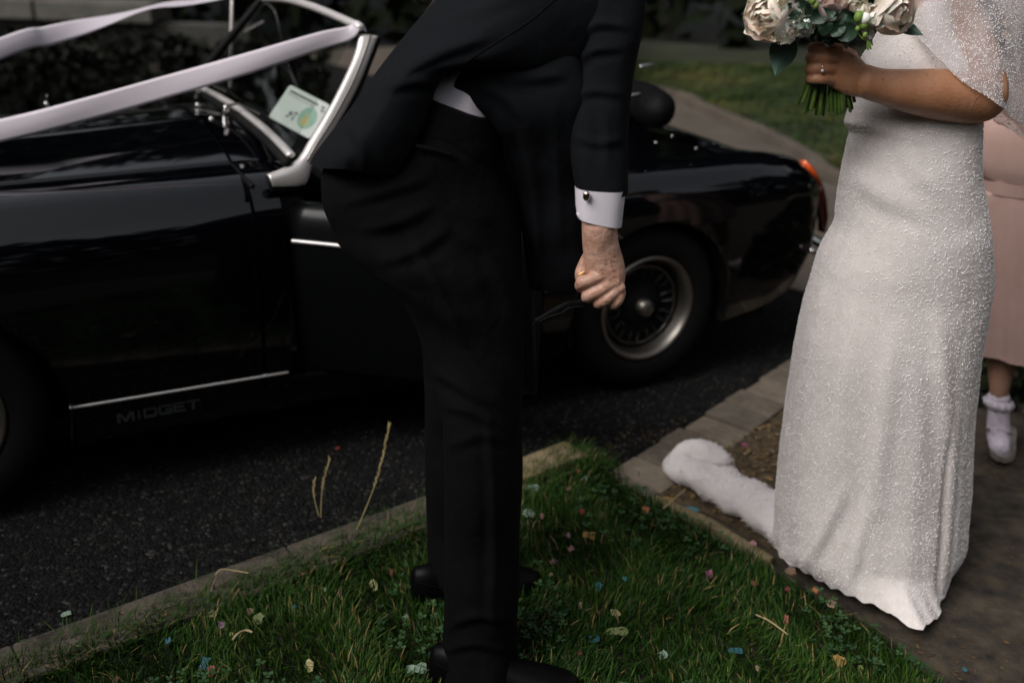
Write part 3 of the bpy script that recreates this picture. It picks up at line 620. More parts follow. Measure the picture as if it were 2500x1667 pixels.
# windscreen
def rcar(a, b_, Y, t_, n=20, p=2.6):
    A = cy(*a, Y); B = cy(*b_, Y); c = (A + B) / 2; h = (B - A) / 2; q = np.linspace(0, 2 * np.pi, n, endpoint=False)
    cs = np.sign(np.cos(q)) * np.abs(np.cos(q)) ** (2 / p); sn = np.sign(np.sin(q)) * np.abs(np.sin(q)) ** (2 / p)
    return c + cs[:, None] * h + sn[:, None] * np.array([0, t_, 0])
PR = [(654, 426, 664, 460, .045, .016), (688, 413, 700, 461, .055, .022), (716, 398, 744, 450, .065, .022), (735, 379, 762, 402, .075, .018), (755, 345, 788, 356, .085, .016), (798, 275, 826, 298, .11, .015), (842, 190, 871, 216, .145, .015), (867, 130, 903, 138, .175, .015), (877, 84, 922, 88, .195, .015)]
pil = cm('windscreen_pillar', loft([rcar((r[0], r[1]), (r[2], r[3]), r[4], r[5]) for r in catmull(PR, 5)]), M['alloy'])
g1 = [((a * .42 + c * .58), (b_ * .42 + d_ * .58), Y - t_ - .0008) for a, b_, c, d_, Y, t_ in catmull(PR[3:], 4)]
cm('channel', tube([cy(*q) for q in g1], .0035, 6), M['rim'], pil)
cm('pillar_seal', loft([rcar((r[2] - 2, r[3] - 1), (r[2] + 9, r[3] + 3), r[4] + .012, .012) for r in catmull(PR[4:], 4)]), M['rubber'], pil)
cm('foot_gasket', loft([rcar((r[0] - 5, r[1] + 6), (r[2] - 2, r[3] + 9), r[4] + .002, r[5] + .001) for r in catmull(PR[:3], 4)]), M['rubber'], pil)
WB = lambda Y: np.array([.858 + .032 * math.sin(math.pi * min(max(Y / CW, 0), 1)) ** .6, Y, .862 + .012 * math.sin(math.pi * Y / CW)])
WT = lambda Y: np.array([1.105 - .02 * math.sin(math.pi * (Y - .19) / 1.01), Y, 1.166 + .026 * math.sin(math.pi * (Y - .19) / 1.01)])
cm('windscreen_top_rail', tube([WT(Y) for Y in np.linspace(.19, 1.21, 16)], .0135, 10, flat=.8), M['alloy'])
cm('windscreen_base_rail', tube([WB(Y) for Y in np.linspace(.075, 1.33, 20)], .0125, 10, flat=.7), M['alloy'])
cm('windscreen_seal', tube([WB(Y) + (-.014, 0, -.016) for Y in np.linspace(.06, 1.34, 20)], .014, 8, flat=.8), M['rubber'])
cm('windscreen_pillar', tube([(.85, 1.33, .85), (.93, 1.295, .95), (1.105, 1.21, 1.166)], [.02, .016, .014], 10), M['black'])
cm('windscreen_glass', loft([[WB(.09 + (1.22) * k / 16) * (1 - s) + WT(.20 + 1.0 * k / 16) * s for k in range(17)] for s in np.linspace(0, 1, 8)], cap=False, closed=False), M['glass'])
cm('quarterlight_frame', tube([cy(566, 5, 1.30), cy(562, 212, 1.30)], .0105, 8, flat=.6), M['alloy'], fd)
cm('mirror', box((.885, .70, 1.12), (.02, .16, .05)), M['black'], smooth=False) if False else None
for Y, ya in ((1.13, .98), (.70, .55)):
    wp = cm('wiper', join([tube([(.838, Y, .852), (.845, Y, .880)], [.011, .009], 10), sphere((.845, Y, .884), .010, 10, 6)]), M['chrome'])
    cm('wiper_arm', tube([(.845, Y, .89), (.868, Y - .06, .905), (.878, Y - .28, .910)], [.005, .003, .0025], 6), M['rim'], wp)
    cm('wiper_blade', tube([(.884, Y - .10, .912), (.886, Y - .28, .914), (.884, Y - .42, .908)], .0035, 6), M['black'], wp)
cm('washer_jet', join([tube([(.80, .92, .842), (.80, .92, .862)], [.012, .008], 8)]), M['chrome']); cm('washer_jet', tube([(.79, .66, .845), (.79, .66, .862)], [.010, .008], 8), M['chrome'])
ab = cm('aerial', join([tube([(.37, 1.24, .80), (.37, 1.24, .835)], [.016, .008], 10), tube([(.37, 1.24, .835), (.375, 1.24, .86)], [.004, .003], 6)]), M['chrome'])
# tail lamp, bumper, wheels
lm = loft([rcar(a, b_, Y, .016) for a, b_, Y in (((1958, 392), (1966, 392), .135), ((1973, 418), (1988, 416), .125), ((1986, 452), (2006, 450), .125))])
tlp = cm('tail_lamp', loft([rcar(a, b_, Y, .016) for a, b_, Y in (((1986, 453), (2007, 451), .125), ((1994, 490), (2016, 488), .13), ((1999, 530), (2019, 530), .135), ((2000, 565), (2010, 567), .14))]), M['redlens'])
cm('amber_lens', lm, M['orange'], tlp)
bp_ = [cy(1980, 611, .045), cy(2004, 617, .06), cy(2040, 615, .20), (2.90, .697, .41), (2.86, 1.25, .41)]
cm('bumper', tube(bp_, [.016, .022, .026, .026, .02], 10, k=4, flat=.7), M['chrome'])
cm('fuel_flap', tube([cy(1496, 572, .0), cy(1520, 581, .0)], .003, 6), M['chrome'])
def wheel(X, Z, Y0):
    wh = cm('wheel', lathe([(.170, Y0 + .035), (.176, Y0 + .012), (.195, Y0 + .002), (.235, Y0 - .004), (.262, Y0 + .006), (.280, Y0 + .030), (.285, Y0 + .06), (.285, Y0 + .12), (.27, Y0 + .15), (.18, Y0 + .15)], 64, c=(X, 0, Z)), M['rubber'])
    cm('rim', lathe([(.150, Y0 + .055), (.158, Y0 + .030), (.163, Y0 + .012), (.171, Y0 + .003), (.178, Y0 + .004), (.181, Y0 + .012), (.179, Y0 + .03)], 64, c=(X, 0, Z)), M['rim'], wh)
    cm('wheel_disc', lathe([(.0, Y0 + .035), (.05, Y0 + .035), (.075, Y0 + .058), (.10, Y0 + .062), (.135, Y0 + .05), (.150, Y0 + .056), (.151, Y0 + .09)], 64, c=(X, 0, Z)), M['rubber'], wh)
    cm('inner_ring', lathe([(.1345 + .003 * math.cos(a), Y0 + .049 + .003 * math.sin(a)) for a in np.linspace(0, 6.283, 7)], 64, c=(X, 0, Z)), M['rim'], wh)
    for k in range(10):
        a = 2 * math.pi * k / 10 + .15; R = np.array([[math.cos(a), 0, -math.sin(a)], [0, 1, 0], [math.sin(a), 0, math.cos(a)]])
        pts = [R @ np.array(q) + (X, 0, Z) for q in ((.085, Y0 + .054, -.013), (.125, Y0 + .047, -.017), (.128, Y0 + .046, .017), (.085, Y0 + .054, .013))]
        cm('spoke', tube(pts + [pts[0]], .0042, 6, roundcap=False), M['spoke'], wh)
    cm('hub_cap', lathe([(0, Y0 + .004), (.018, Y0 + .006), (.027, Y0 + .014), (.031, Y0 + .036)], 32, c=(X, 0, Z)), M['rim'], wh)
wheel(2.012, .288, .028); wheel(-.056, .288, .03)
for X in (2.012, -.056): cm('wheel', lathe([(.0, 1.24), (.18, 1.24), (.285, 1.28), (.285, 1.36), (.18, 1.37), (0, 1.35)], 40, c=(X, 0, .288)), M['rubber'])

# card behind the windscreen
gp0 = WB(.4) + np.array([.022, 0, .012]); gn = np.cross((0, 1, 0), WT(.4) - WB(.4)); gn /= np.linalg.norm(gn)
def onglass(x_, y_, off=0.):
    r = ray(x_, y_); rc = np.array([r @ CD, r @ CN, r[2]]); c0 = tocar(CP); qn = np.array([-.25, -.78, .57]); qn /= np.linalg.norm(qn); p0 = np.array([1.044, .47, .825]) + qn * off; return c0 + rc * (((p0 - c0) @ qn) / (rc @ qn))
cq = [(708, 207), (806, 257), (756, 340), (655, 286)]
def on_card(u, v): return (cq[0][0] * (1 - u) * (1 - v) + cq[1][0] * u * (1 - v) + cq[2][0] * u * v + cq[3][0] * (1 - u) * v, cq[0][1] * (1 - u) * (1 - v) + cq[1][1] * u * (1 - v) + cq[2][1] * u * v + cq[3][1] * (1 - u) * v)
crd = empty('card', tuple(cw(*onglass(730, 272))), 'white printed card with a green oval propped inside the windscreen', 'card')
CI = lambda p: cw(*p)
def cardpoly(name, uv, off, mt, parent, thick=.0006):
    a = [CI(onglass(*on_card(u, v), off)) for u, v in uv]; b_ = [CI(onglass(*on_card(u, v), off - thick)) for u, v in uv]; n = len(uv)
    return mk(name, a + b_, [tuple(range(n)), tuple(range(2 * n - 1, n - 1, -1))] + [(i, (i + 1) % n, (i + 1) % n + n, i + n) for i in range(n)], mt, parent, smooth=False)
rc_ = []
for cx_, cy_, a0 in ((.95, .06, -90), (.95, .94, 0), (.05, .94, 90), (.05, .06, 180)):
    for q in range(4): a = math.radians(a0 + 30 * q); rc_.append((cx_ + .05 * math.cos(a), cy_ + .06 * math.sin(a)))
sh = cardpoly('sheet', rc_, 0, M['card'], crd)
cardpoly('green_oval', [(.72 + .19 * math.cos(a), .56 + .30 * math.sin(a)) for a in np.linspace(0, 6.28, 24)[:-1]], .0008, M['cardgreen'], sh)
cardpoly('yellow_figure', [(.70 + (.07 + .03 * math.sin(3 * a)) * math.cos(a), .63 + .17 * math.sin(a)) for a in np.linspace(0, 6.28, 18)[:-1]], .0016, M['cardyellow'], sh)
pr = []
for u0, u1, v0, v1 in [(.08 + .035 * i, .08 + .035 * i + .026, .10 + .012 * (i % 2), .17) for i in range(20)] + [(.06, .75, .225, .237), (.32, .40, .60, .70), (.30, .36, .73, .78), (.43, .49, .55, .62), (.44, .47, .66, .80), (.62, .67, .22, .245), (.69, .71, .215, .245), (.86, .93, .11, .17), (.88, .96, .20, .25)]:
    pr.append((np.array([CI(onglass(*on_card(u, v), .0010)) for u, v in ((u0, v0), (u1, v0), (u1, v1), (u0, v1))]), [(0, 1, 2, 3)]))
o = mk('print', *join(pr), M['cardink'], sh, smooth=False); o['kind'] = 'stuff'

# ribbons from the windscreen corners to the nose
def ribbon(label, pts, wv, parent=None):
    c = catmull(pts, 10); V = []; n = len(c); T = np.gradient(c[:, :3], axis=0); T /= np.linalg.norm(T, axis=1)[:, None]
    for i in range(n):
        a = c[i, 4]; up = np.array([0, 0, 1.]); s = up - T[i] * (up @ T[i]); s /= np.linalg.norm(s); q = np.cross(T[i], s)
        wdir = s * math.cos(a) + q * math.sin(a); h = c[i, 3] / 2
        nn = np.cross(wdir, T[i])
        for k in np.linspace(-1, 1, 7): V.append(cw(*(c[i, :3] + wdir * h * k + nn * (.0015 * math.cos(k * 2.2) + .003 * math.sin(i * .21 + k * 1.2)))))
    F = [(i * 7 + j, i * 7 + j + 1, (i + 1) * 7 + j + 1, (i + 1) * 7 + j) for i in range(n - 1) for j in range(6)]
    o = mk('ribbon', V, F, M['satin']); md = o.modifiers.new('s', 'SOLIDIFY'); md.thickness = .0006
    return tag(o, label, 'ribbon', 'wedding ribbons on the car')
a = cx(905, 74, 1.115); Zn = .64
ribbon('white satin ribbon stretched from the near windscreen corner across the bonnet', [(1.125, .205, 1.160, .026, .9), (1.10, .19, 1.170, .030, .6), *[(*cy(x_, y_, Y), w_, .12) for x_, y_, Y, w_ in ((850, 82, .2, .036), (780, 101, .22, .045), (600, 157, .25, .053), (400, 214, .30, .055), (200, 270, .35, .056), (0, 320, .40, .056))], (-.30, .52, .79, .056, .2), (-.80, .66, .62, .056, .3)], 0)
ribbon('white satin ribbon with a twist running from the far windscreen corner', [(1.11, 1.21, 1.16, .03, 1.2), *[(*cy(x_, y_, Y), w_, t_) for x_, y_, Y, w_, t_ in ((600, -14, 1.15, .04, 1.25), (500, 0, 1.12, .046, 1.35), (430, 9, 1.09, .05, 1.42), (355, 22, 1.05, .053, 1.52), (250, 51, 1.00, .055, 1.10), (120, 87, .93, .056, .50), (0, 120, .88, .056, .12))], (-.35, .76, .82, .056, .2), (-.80, .70, .62, .056, .3)], 0)

# red car parked farther back
rc = empty('parked_car', (-.1, 9.6, 0), 'dark red car with chrome headlamps parked on the far side of the road', 'car')
bd = [np.array([(x_, y_, z_) for x_, z_ in ((-.78 + i_, .25), (-.86 + i_, .45), (-.86 + i_, .70), (-.74 + i_, .86), (.54 - i_, .86), (.66 - i_, .70), (.66 - i_, .45), (.58 - i_, .25))]) for y_, i_ in ((9.15, .08), (9.2, .0), (9.6, 0), (10.4, 0), (12.6, 0), (12.9, .1))]
mk('body', *loft(bd), M['redpaint'], rc, auto=40)
mk('cabin', *loft([np.array([(-.72, 10.3, .86), (.52, 10.3, .86), (.52, 12.2, .86), (-.72, 12.2, .86)]), np.array([(-.56, 10.9, 1.34), (.36, 10.9, 1.34), (.36, 11.9, 1.34), (-.56, 11.9, 1.34)])]), M['black'], rc, smooth=False)
for x_ in (-.70, .50):
    hl = mk('headlamp', *lathe([(0, 9.10), (.05, 9.105), (.075, 9.12), (.085, 9.17)], 24, c=(x_, 0, .74)), M['chrome'], rc)
mk('bumper', *tube([(-.90, 9.2, .56), (-.80, 9.05, .56), (-.1, 9.0, .56), (.6, 9.05, .56), (.7, 9.2, .56)], .035, 10, k=3), M['chrome'], rc)
mk('grille', *box((-.1, 9.13, .68), (.8, .06, .16)), M['black'], rc, smooth=False)
for x_ in (-.74, .54):
    for y_ in (9.75, 12.1): mk('wheel', *(lambda V, F: ([np.array([x_ + v[1], y_ + v[0], .29 + v[2]]) for v in V], F))(*lathe([(0, -.08), (.29, -.07), (.29, .07), (0, .08)], 28)), M['rubber'], rc)

# ================================================================ PEOPLE
def px_tube(pts, n=12, k=4, flat=1.0): return tube([P(x_, y_, Y) for x_, y_, Y, r in pts], [r for *_, r in pts], n, k=k, flat=flat)
# ---- man in the black suit, bending over
mb = G(1150, 1610, .045)
man = empty('person', (mb[0], mb[1], .05), 'person in a black suit and white cuff bending over beside the car', 'person')
Yh = 1.64
arm = [(1470, -70, 1.76, .050), (1475, 150, 1.72, .044), (1468, 330, 1.69, .038), (1466, 470, 1.66, .031), (1463, 540, Yh, .0300), (1464, 578, Yh, .0290), (1466, 606, Yh, .0255)]
palm = rows([(1420, 556, 1507, 553, Yh, .0275), (1421, 585, 1509, 580, Yh, .0265), (1423, 612, 1514, 606, Yh, .0250), (1427, 640, 1522, 632, Yh, .0235), (1436, 668, 1527, 660, Yh - .002, .022), (1446, 700, 1525, 692, Yh - .003, .021), (1462, 728, 1520, 722, Yh - .002, .018), (1474, 742, 1515, 738, Yh, .012)], 3, 20, 2.2)
fing = [[(1490, 664, Yh - .010, .0105), (1450, 680, Yh - .018, .0108), (1421, 690, Yh - .016, .0112), (1419, 703, Yh + .006, .0095), (1440, 706, Yh + .022, .008)],
        [(1503, 684, Yh - .012, .0105), (1466, 708, Yh - .021, .0108), (1436, 722, Yh - .018, .0112), (1436, 728, Yh + .006, .0095), (1455, 722, Yh + .022, .008)],
        [(1511, 700, Yh - .012, .0100), (1485, 726, Yh - .021, .0112), (1462, 739, Yh - .017, .0106), (1460, 738, Yh + .006, .009), (1470, 730, Yh + .02, .008)],
        [(1517, 712, Yh - .010, .0092), (1508, 733, Yh - .016, .0100), (1496, 743, Yh - .011, .0096), (1490, 740, Yh + .008, .0085), (1490, 732, Yh + .018, .0075)]]
thumb = [(1440, 622, Yh + .012, .012), (1424, 652, Yh + .010, .0115), (1417, 672, Yh + .004, .0105), (1421, 690, Yh + .010, .009)]
knk = [sphere(P(x_, y_, Yh - .016), .0085, 10, 8) for x_, y_ in ((1492, 672), (1506, 688), (1516, 702))]
tend = [px_tube([(1478, 610, Yh - .014, .006), (x_, y_, Yh - .014, .006)], 8, 1) for x_, y_ in ((1492, 668), (1505, 684), (1514, 700))]
body = [px_tube(arm, 26), palm] + [px_tube(f, 10) for f in fing] + [px_tube(thumb, 10)] + knk + tend
# torso, neck, head (above the frame) and legs inside the clothes
sh = P(1440, -90, 1.84); hip = P(985, 400, 1.80); kn_ = P(1150, 980, 1.68); an = P(1165, 1560, 1.60); kn2 = P(1110, 960, 1.86); an2 = P(1090, 1400, 1.86)
nk = sh + np.array([.16, .03, .09]); hdc = sh + np.array([.27, .04, .12])
body += [tube([hip, P(1120, 170, 1.80), P(1290, 30, 1.82), sh], [.065, .065, .09, .10], 16, k=3, flat=1.0), tube([sh, nk, hdc], [.07, .055, .06], 12, k=2), sphere(hdc + (.03, 0, .0), (.10, .078, .115), 16, 12), sphere(hdc + (.135, 0, -.02), (.022, .014, .02), 8, 6),
         sphere(hdc + (.02, -.078, -.005), (.018, .012, .03), 8, 6), tube([P(1080, 470, 1.76), P(1150, 740, 1.71), kn_ * .5 + P(1175, 980, 1.68) * .5, an], [.07, .055, .045, .034], 12, k=3), tube([P(1080, 480, 1.86), P(1120, 960, 1.87), P(1110, 1400, 1.87)], [.065, .045, .034], 12, k=3), tube([hip, P(1080, 470, 1.80)], [.06, .07], 10), tube([sh, P(1470, -70, 1.76)], [.07, .055], 10)]
fuse('body', body, M['skin'], man, .0026, 2, .4)
mk('hair', *sphere(hdc + (-.005, 0, .03), (.107, .086, .10), 16, 10), M['darkhair'], man)
# trousers
waist = rows([(1026, 205, 1208, 273, 1.76, .133), (1012, 240, 1222, 312, 1.76, .134), (960, 290, 1232, 368, 1.76, .134), (930, 350, 1235, 420, 1.76, .112)], 4, 40, 3.0)
near_leg = rows([(1012, 236, 1205, 296, 1.76, .120), (905, 310, 1240, 385, 1.76, .135), (800, 390, 1264, 450, 1.75, .135), (792, 468, 1276, 520, 1.73, .128), (815, 525, 1278, 590, 1.72, .12), (845, 598, 1278, 650, 1.70, .11), (900, 655, 1278, 710, 1.69, .10), (963, 705, 1277, 770, 1.68, .095), (1003, 770, 1276, 830, 1.68, .09), (1038, 850, 1275, 890, 1.67, .088),
                  (1054, 925, 1274, 950, 1.66, .086), (1073, 1000, 1273, 1020, 1.65, .085), (1080, 1100, 1271, 1110, 1.64, .083), (1083, 1200, 1268, 1208, 1.63, .083), (1086, 1300, 1265, 1306, 1.62, .083), (1086, 1400, 1263, 1404, 1.61, .085), (1084, 1480, 1262, 1485, 1.60, .088), (1080, 1550, 1263, 1556, 1.595, .092), (1074, 1600, 1265, 1610, 1.59, .097), (1070, 1636, 1266, 1645, 1.588, .099)], 3, 32, 2.3)
far_leg = rows([(900, 420, 1200, 430, 1.87, .11), (960, 640, 1230, 650, 1.87, .10), (1020, 800, 1235, 800, 1.87, .085), (1035, 950, 1230, 950, 1.87, .08), (1037, 1060, 1222, 1060, 1.87, .078), (1037, 1200, 1215, 1200, 1.87, .078), (1040, 1300, 1210, 1300, 1.87, .08), (1038, 1350, 1205, 1350, 1.87, .085), (1044, 1392, 1205, 1398, 1.87, .09)], 3, 24, 2.3)
tro = fuse('trousers', [near_leg, far_leg], M['trouser'], man, .006, 3, .5, wave=(.008, 17, 5)); crease(tro, man.location, [([(990, 540), (1040, 650), (1117, 797), (1180, 880), (1232, 945)], .008, 15), ([(1050, 905), (1110, 935), (1190, 985)], .006, 12), ([(1080, 990), (1150, 1005), (1240, 1050)], .005, 13), ([(1090, 1090), (1180, 1060), (1255, 1075)], .004, 14), ([(880, 560), (960, 545), (1060, 500)], .006, 16), ([(830, 500), (930, 470), (1040, 440)], .005, 14), ([(930, 640), (1020, 610), (1090, 560)], .006, 14), ([(1190, 1010), (1205, 1250), (1200, 1540)], .006, 11), ([(1090, 1530), (1160, 1505), (1250, 1515)], .006, 12), ([(1085, 1590), (1150, 1570), (1240, 1590)], .006, 12), ([(1130, 560), (1200, 640), (1255, 760)], .006, 16)]); mk('waistband', *waist, M['trouser'], tro, auto=50)
mk('pocket_welt', *tube([P(x_, y_, Y) for x_, y_, Y in ((1018, 357, 1.612), (1060, 366, 1.612), (1103, 379, 1.612))], .0035, 6), M['trouser'], man)
# shirt, cuff, link
shirt = rows([(1010, 120, 1240, 175, 1.78, .108), (1030, 165, 1225, 228, 1.77, .112), (1034, 200, 1206, 258, 1.765, .112), (1030, 222, 1204, 280, 1.76, .108)], 4, 32, 3.0)
mk('shirt', wavy(np.array(shirt[0]), .003, 45, 8), shirt[1], M['shirt'], man)
cf = []
for k, (x1, y1, x2, y2, t_) in enumerate([(1403, 452, 1526, 460, .038), (1404, 470, 1525, 478, .038), (1405, 500, 1521, 510, .0375), (1409, 526, 1517, 548, .037), (1411, 526, 1515, 547, .0345), (1408, 500, 1518, 510, .0345), (1408, 480, 1520, 488, .034)]):
    cf.append(ringpx((x1, y1), (x2, y2), Yh + .006, t_, 32, 2.9))
cuff = mk('cuff', *loft(cf, cap=False), M['shirt'], man, auto=40)
mk('cuff_fold', *rows([(1407, 520, 1426, 524, Yh - .012, .006), (1410, 530, 1428, 535, Yh - .012, .005), (1416, 533, 1428, 538, Yh - .010, .003)], 3, 12), M['shirt'], cuff)
lk = P(1432, 479, Yh - .036)
mk('cufflink', *join([sphere(lk, (.0062, .0045, .0085), 16, 10), tube([lk, lk + (0, .012, 0)], .003, 8)]), M['gold'], cuff)
# jacket: skirt, hanging front, torso, sleeve
def dring(x1, y1, x2, y2, Y, t, n=84):     # a section with a crisp front corner at its right end
    A = P(x1, y1, Y); B = P(x2, y2, Y); out = []; h = n // 2
    for k in range(h):
        u = k / (h - 1); f = math.sin(min(1, u / .45) * math.pi / 2) ** .75 if u < .45 else 1 - .22 * ((u - .45) / .55) ** 2
        q_ = A + (B - A) * u; out.append(q_ - (q_ - CP) / (q_ - CP)[1] * t * f)
    for k in range(h):
        u = 1 - (k + .5) / h; out.append(A + (B - A) * u + np.array([0, t * (math.sin(math.pi * u) ** .6 * 1.0 - .15 * u), 0]))
    return np.array(out)
torso = loft([dring(*r) for r in catmull([(757, 404, 970, 435, 1.70, .105), (772, 376, 986, 402, 1.70, .112), (815, 318, 1018, 338, 1.715, .125), (868, 250, 1052, 262, 1.73, .135), (920, 184, 1090, 186, 1.74, .145), (975, 112, 1190, 170, 1.76, .155), (1030, 40, 1300, 165, 1.78, .16), (1090, -30, 1400, 140, 1.80, .165), (1170, -110, 1490, 80, 1.82, .17), (1270, -200, 1560, 0, 1.84, .16), (1360, -260, 1600, -90, 1.85, .12)], 14)])
front = rows([(1100, 90, 1300, -40, 1.82, .03), (1064, 200, 1345, 74, 1.72, .05), (1116, 240, 1410, 110, 1.695, .05), (1186, 276, 1440, 220, 1.688, .045), (1216, 330, 1435, 320, 1.69, .035), (1243, 400, 1425, 420, 1.715, .03), (1262, 480, 1428, 500, 1.73, .027), (1276, 570, 1428, 580, 1.74, .025), (1285, 640, 1424, 650, 1.75, .022), (1291, 702, 1412, 706, 1.76, .018)], 12, 72, 3.2)
sleeve = rows([(1372, -80, 1575, -80, 1.76, .075), (1385, 40, 1568, 40, 1.735, .068), (1396, 130, 1556, 130, 1.72, .064), (1394, 230, 1547, 240, 1.70, .060), (1396, 320, 1538, 330, 1.68, .056), (1401, 400, 1532, 408, 1.665, .050), (1405, 455, 1527, 462, 1.655, .044), (1407, 462, 1524, 469, 1.652, .041)], 14, 64, 2.6)
def cloth(name, vf, amp, sc, seed, parent):
    o = mk(name, wavy(np.array(vf[0]), amp, sc, seed), vf[1], M['suit'], parent, auto=50); return o
jk = cloth('jacket', torso, .003, 16, 4, man); jf = cloth('jacket_front', front, .004, 18, 6, jk); sv = cloth('sleeve', sleeve, .0045, 22, 9, jk)
crease(jk, man.location, [([(985, 170), (1080, 130), (1200, 90)], .006, 13), ([(940, 220), (1010, 200), (1070, 205)], .004, 12), ([(1060, 70), (1180, 20), (1280, -20)], .005, 15), ([(850, 300), (880, 350), (890, 420)], .004, 14)])
crease(jf, man.location, [([(1180, 200), (1260, 260), (1320, 360)], .007, 15), ([(1270, 320), (1300, 450), (1315, 640)], .007, 14), ([(1345, 260), (1362, 430), (1360, 650)], .006, 14), ([(1220, 170), (1300, 190), (1380, 180)], .006, 14)])
crease(sv, man.location, [([(1400, 95), (1460, 60), (1530, 66)], .006, 10), ([(1398, 160), (1450, 125), (1520, 118)], .006, 10), ([(1400, 240), (1450, 222), (1520, 232)], .005, 11), ([(1405, 335), (1460, 350), (1520, 340)], .004, 11), ([(1470, 260), (1480, 340), (1475, 430)], .004, 12)])
mk('side_seam', *tube([P(x_, y_, Y) for x_, y_, Y in ((1092, 187, 1.628), (1180, 125, 1.602), (1290, 55, 1.612), (1360, -5, 1.626))], .0022, 6, k=5), M['trouser'], jk)
mk('pocket_flap', *rows([(1250, 160, 1320, 160, 1.652, .004), (1262, 172, 1336, 168, 1.648, .005)], 3, 10), M['suit'], jk) if False else None
# shoes
def shoe(c, ang, s=1.0, hs=1.0):
    ca, sa = math.cos(ang), math.sin(ang); out = []
    for u, wd, h in ((-.092, .012, .030), (-.090, .024, .058), (-.080, .031, .070), (-.05, .035, .074), (-.02, .036, .072), (.04, .038, .055), (.09, .043, .044), (.14, .044, .036), (.18, .036, .028), (.20, .018, .018), (.203, .006, .010)):
        a = np.linspace(0, 2 * np.pi, 20, endpoint=False); y_ = np.cos(a) * wd * s; z_ = np.where(np.sin(a) > 0, np.sin(a) * h * hs, np.sin(a) * .006) * s
        out.append(np.c_[c[0] + u * s * ca - y_ * sa, c[1] + u * s * sa + y_ * ca, c[2] + .012 + z_])
    up = loft(out)
    so_ = []
    for zz in (0, .012):
        so_.append(np.array([(c[0] + (.058 + math.cos(q) * .148) * s * ca - math.sin(q) * .045 * s * sa, c[1] + (.058 + math.cos(q) * .148) * s * sa + math.sin(q) * .045 * s * ca, c[2] + zz) for q in np.linspace(0, 2 * np.pi, 28, endpoint=False)]))
    return up, loft(so_)
for px_, ang in (((1068, 1668), -.10), ((1020, 1452), .25)):
    g = G(px_[0], px_[1], .05); c = np.array([g[0] + .075, g[1] + .01, .048]); up, sl_ = shoe(c, ang)
    s_ = mk('shoe', *up, M['shoe'], man); mk('sole', *sl_, M['rubber'], s_, auto=40)
    mk('heel_seam', *tube([c + np.array([math.cos(ang) * u - math.sin(ang) * -v, math.sin(ang) * u + math.cos(ang) * -v, .012 + z_]) for u, v, z_ in ((-.083, .02, .045), (-.05, .0335, .040), (-.02, .037, .032), (.02, .039, .030))], .0015, 6, k=3), M['trouser'], s_)
# strap held in his fist
st = empty('strap', tuple(P(1380, 750, Yh)), 'slim black leather strap gripped in the fist below the white cuff', 'strap')
mk('band', *rows([(1468, 708, 1472, 728, Yh + .016, .006), (1440, 722, 1446, 742, Yh + .014, .006), (1408, 732, 1412, 750, Yh + .01, .006), (1383, 735, 1388, 757, Yh + .005, .006), (1345, 755, 1349, 775, Yh, .005), (1303, 780, 1306, 790, Yh - .005, .004)], 4, 16, 2.8), M['leather'], st)
mk('lace', *tube([P(x_, y_, Y) for x_, y_, Y in ((1425, 748, Yh), (1390, 752, Yh - .004), (1372, 764, Yh - .006), (1340, 774, Yh - .006), (1304, 791, Yh - .006))], .0025, 6, k=3), M['leather'], st)
mk('buckle_edge', *tube([P(1409, 673, Yh - .013), P(1428, 662, Yh - .013)], .0016, 6), M['brass'], st)

# ---- bride
bb = np.array([.90, 2.07, 0])
bride = empty('person', tuple(bb), 'person in a white beaded bridal gown and cape holding a bouquet', 'person')
Yb = 1.84
forearm = [(2250, -90, 2.02, .046), (2310, 5, 2.0, .046), (2362, 95, 1.975, .045), (2394, 180, 1.945, .043), (2408, 236, 1.915, .038), (2380, 247, 1.89, .041), (2300, 232, 1.87, .0455), (2220, 222, 1.855, .0385), (2150, 210, 1.845, .0305), (2105, 197, Yb, .029)]
bpalm = rows([(2118, 160, 2120, 240, Yb, .020), (2088, 130, 2092, 238, Yb - .002, .021), (2062, 116, 2060, 232, Yb - .006, .019), (2040, 112, 2035, 218, Yb - .010, .015), (2022, 114, 2018, 208, Yb - .010, .010)], 3, 20, 2.2)
bf = []
for xk, yk, xe, ye, r_ in ((2050, 120, 1982, 116, .0098), (2042, 144, 1977, 142, .0102), (2036, 170, 1974, 169, .0100), (2028, 196, 1976, 193, .0092)):
    bf.append(px_tube([(xk, yk, Yb - .016, r_), ((xk + xe) / 2 + 5, (yk + ye) / 2 - 2, Yb - .026, r_ * 1.04), (xe + 8, ye, Yb - .022, r_), (xe + 3, ye + 1, Yb - .002, r_ * .95), (xe + 25, ye + 3, Yb + .016, r_ * .85)], 10))
bkn = [sphere(P(x_, y_, Yb - .017), .0095, 10, 8) for x_, y_ in ((2040, 148), (2036, 172), (2028, 196))]
bth = px_tube([(2080, 140, Yb + .018, .013), (2040, 122, Yb + .034, .011), (1998, 128, Yb + .036, .010)], 10)
shl = P(2290, -160, 2.02); hipb = np.array([.80, 1.99, .85]); chest = P(2230, -60, 2.05)
bbody = [px_tube(forearm, 30), bpalm, bth] + bf + bkn + [tube([hipb, P(2235, 330, 2.03), chest], [.095, .080, .062], 16, k=4), tube([chest, P(2220, -230, 2.06), P(2205, -330, 2.05)], [.062, .05, .05], 12, k=3), sphere(P(2190, -430, 2.03), (.075, .09, .11), 16, 12), sphere(P(2180, -420, 1.93), (.012, .02, .02), 8, 6),
         tube([chest, P(2250, -90, 2.02)], [.06, .05], 14), tube([chest, P(2270, -40, 2.12), P(2285, 100, 2.14)], [.055, .04, .035], 12, k=3), tube([hipb, np.array([.84, 2.02, .45]), np.array([.88, 2.07, .08])], [.09, .06, .04], 12, k=3)]
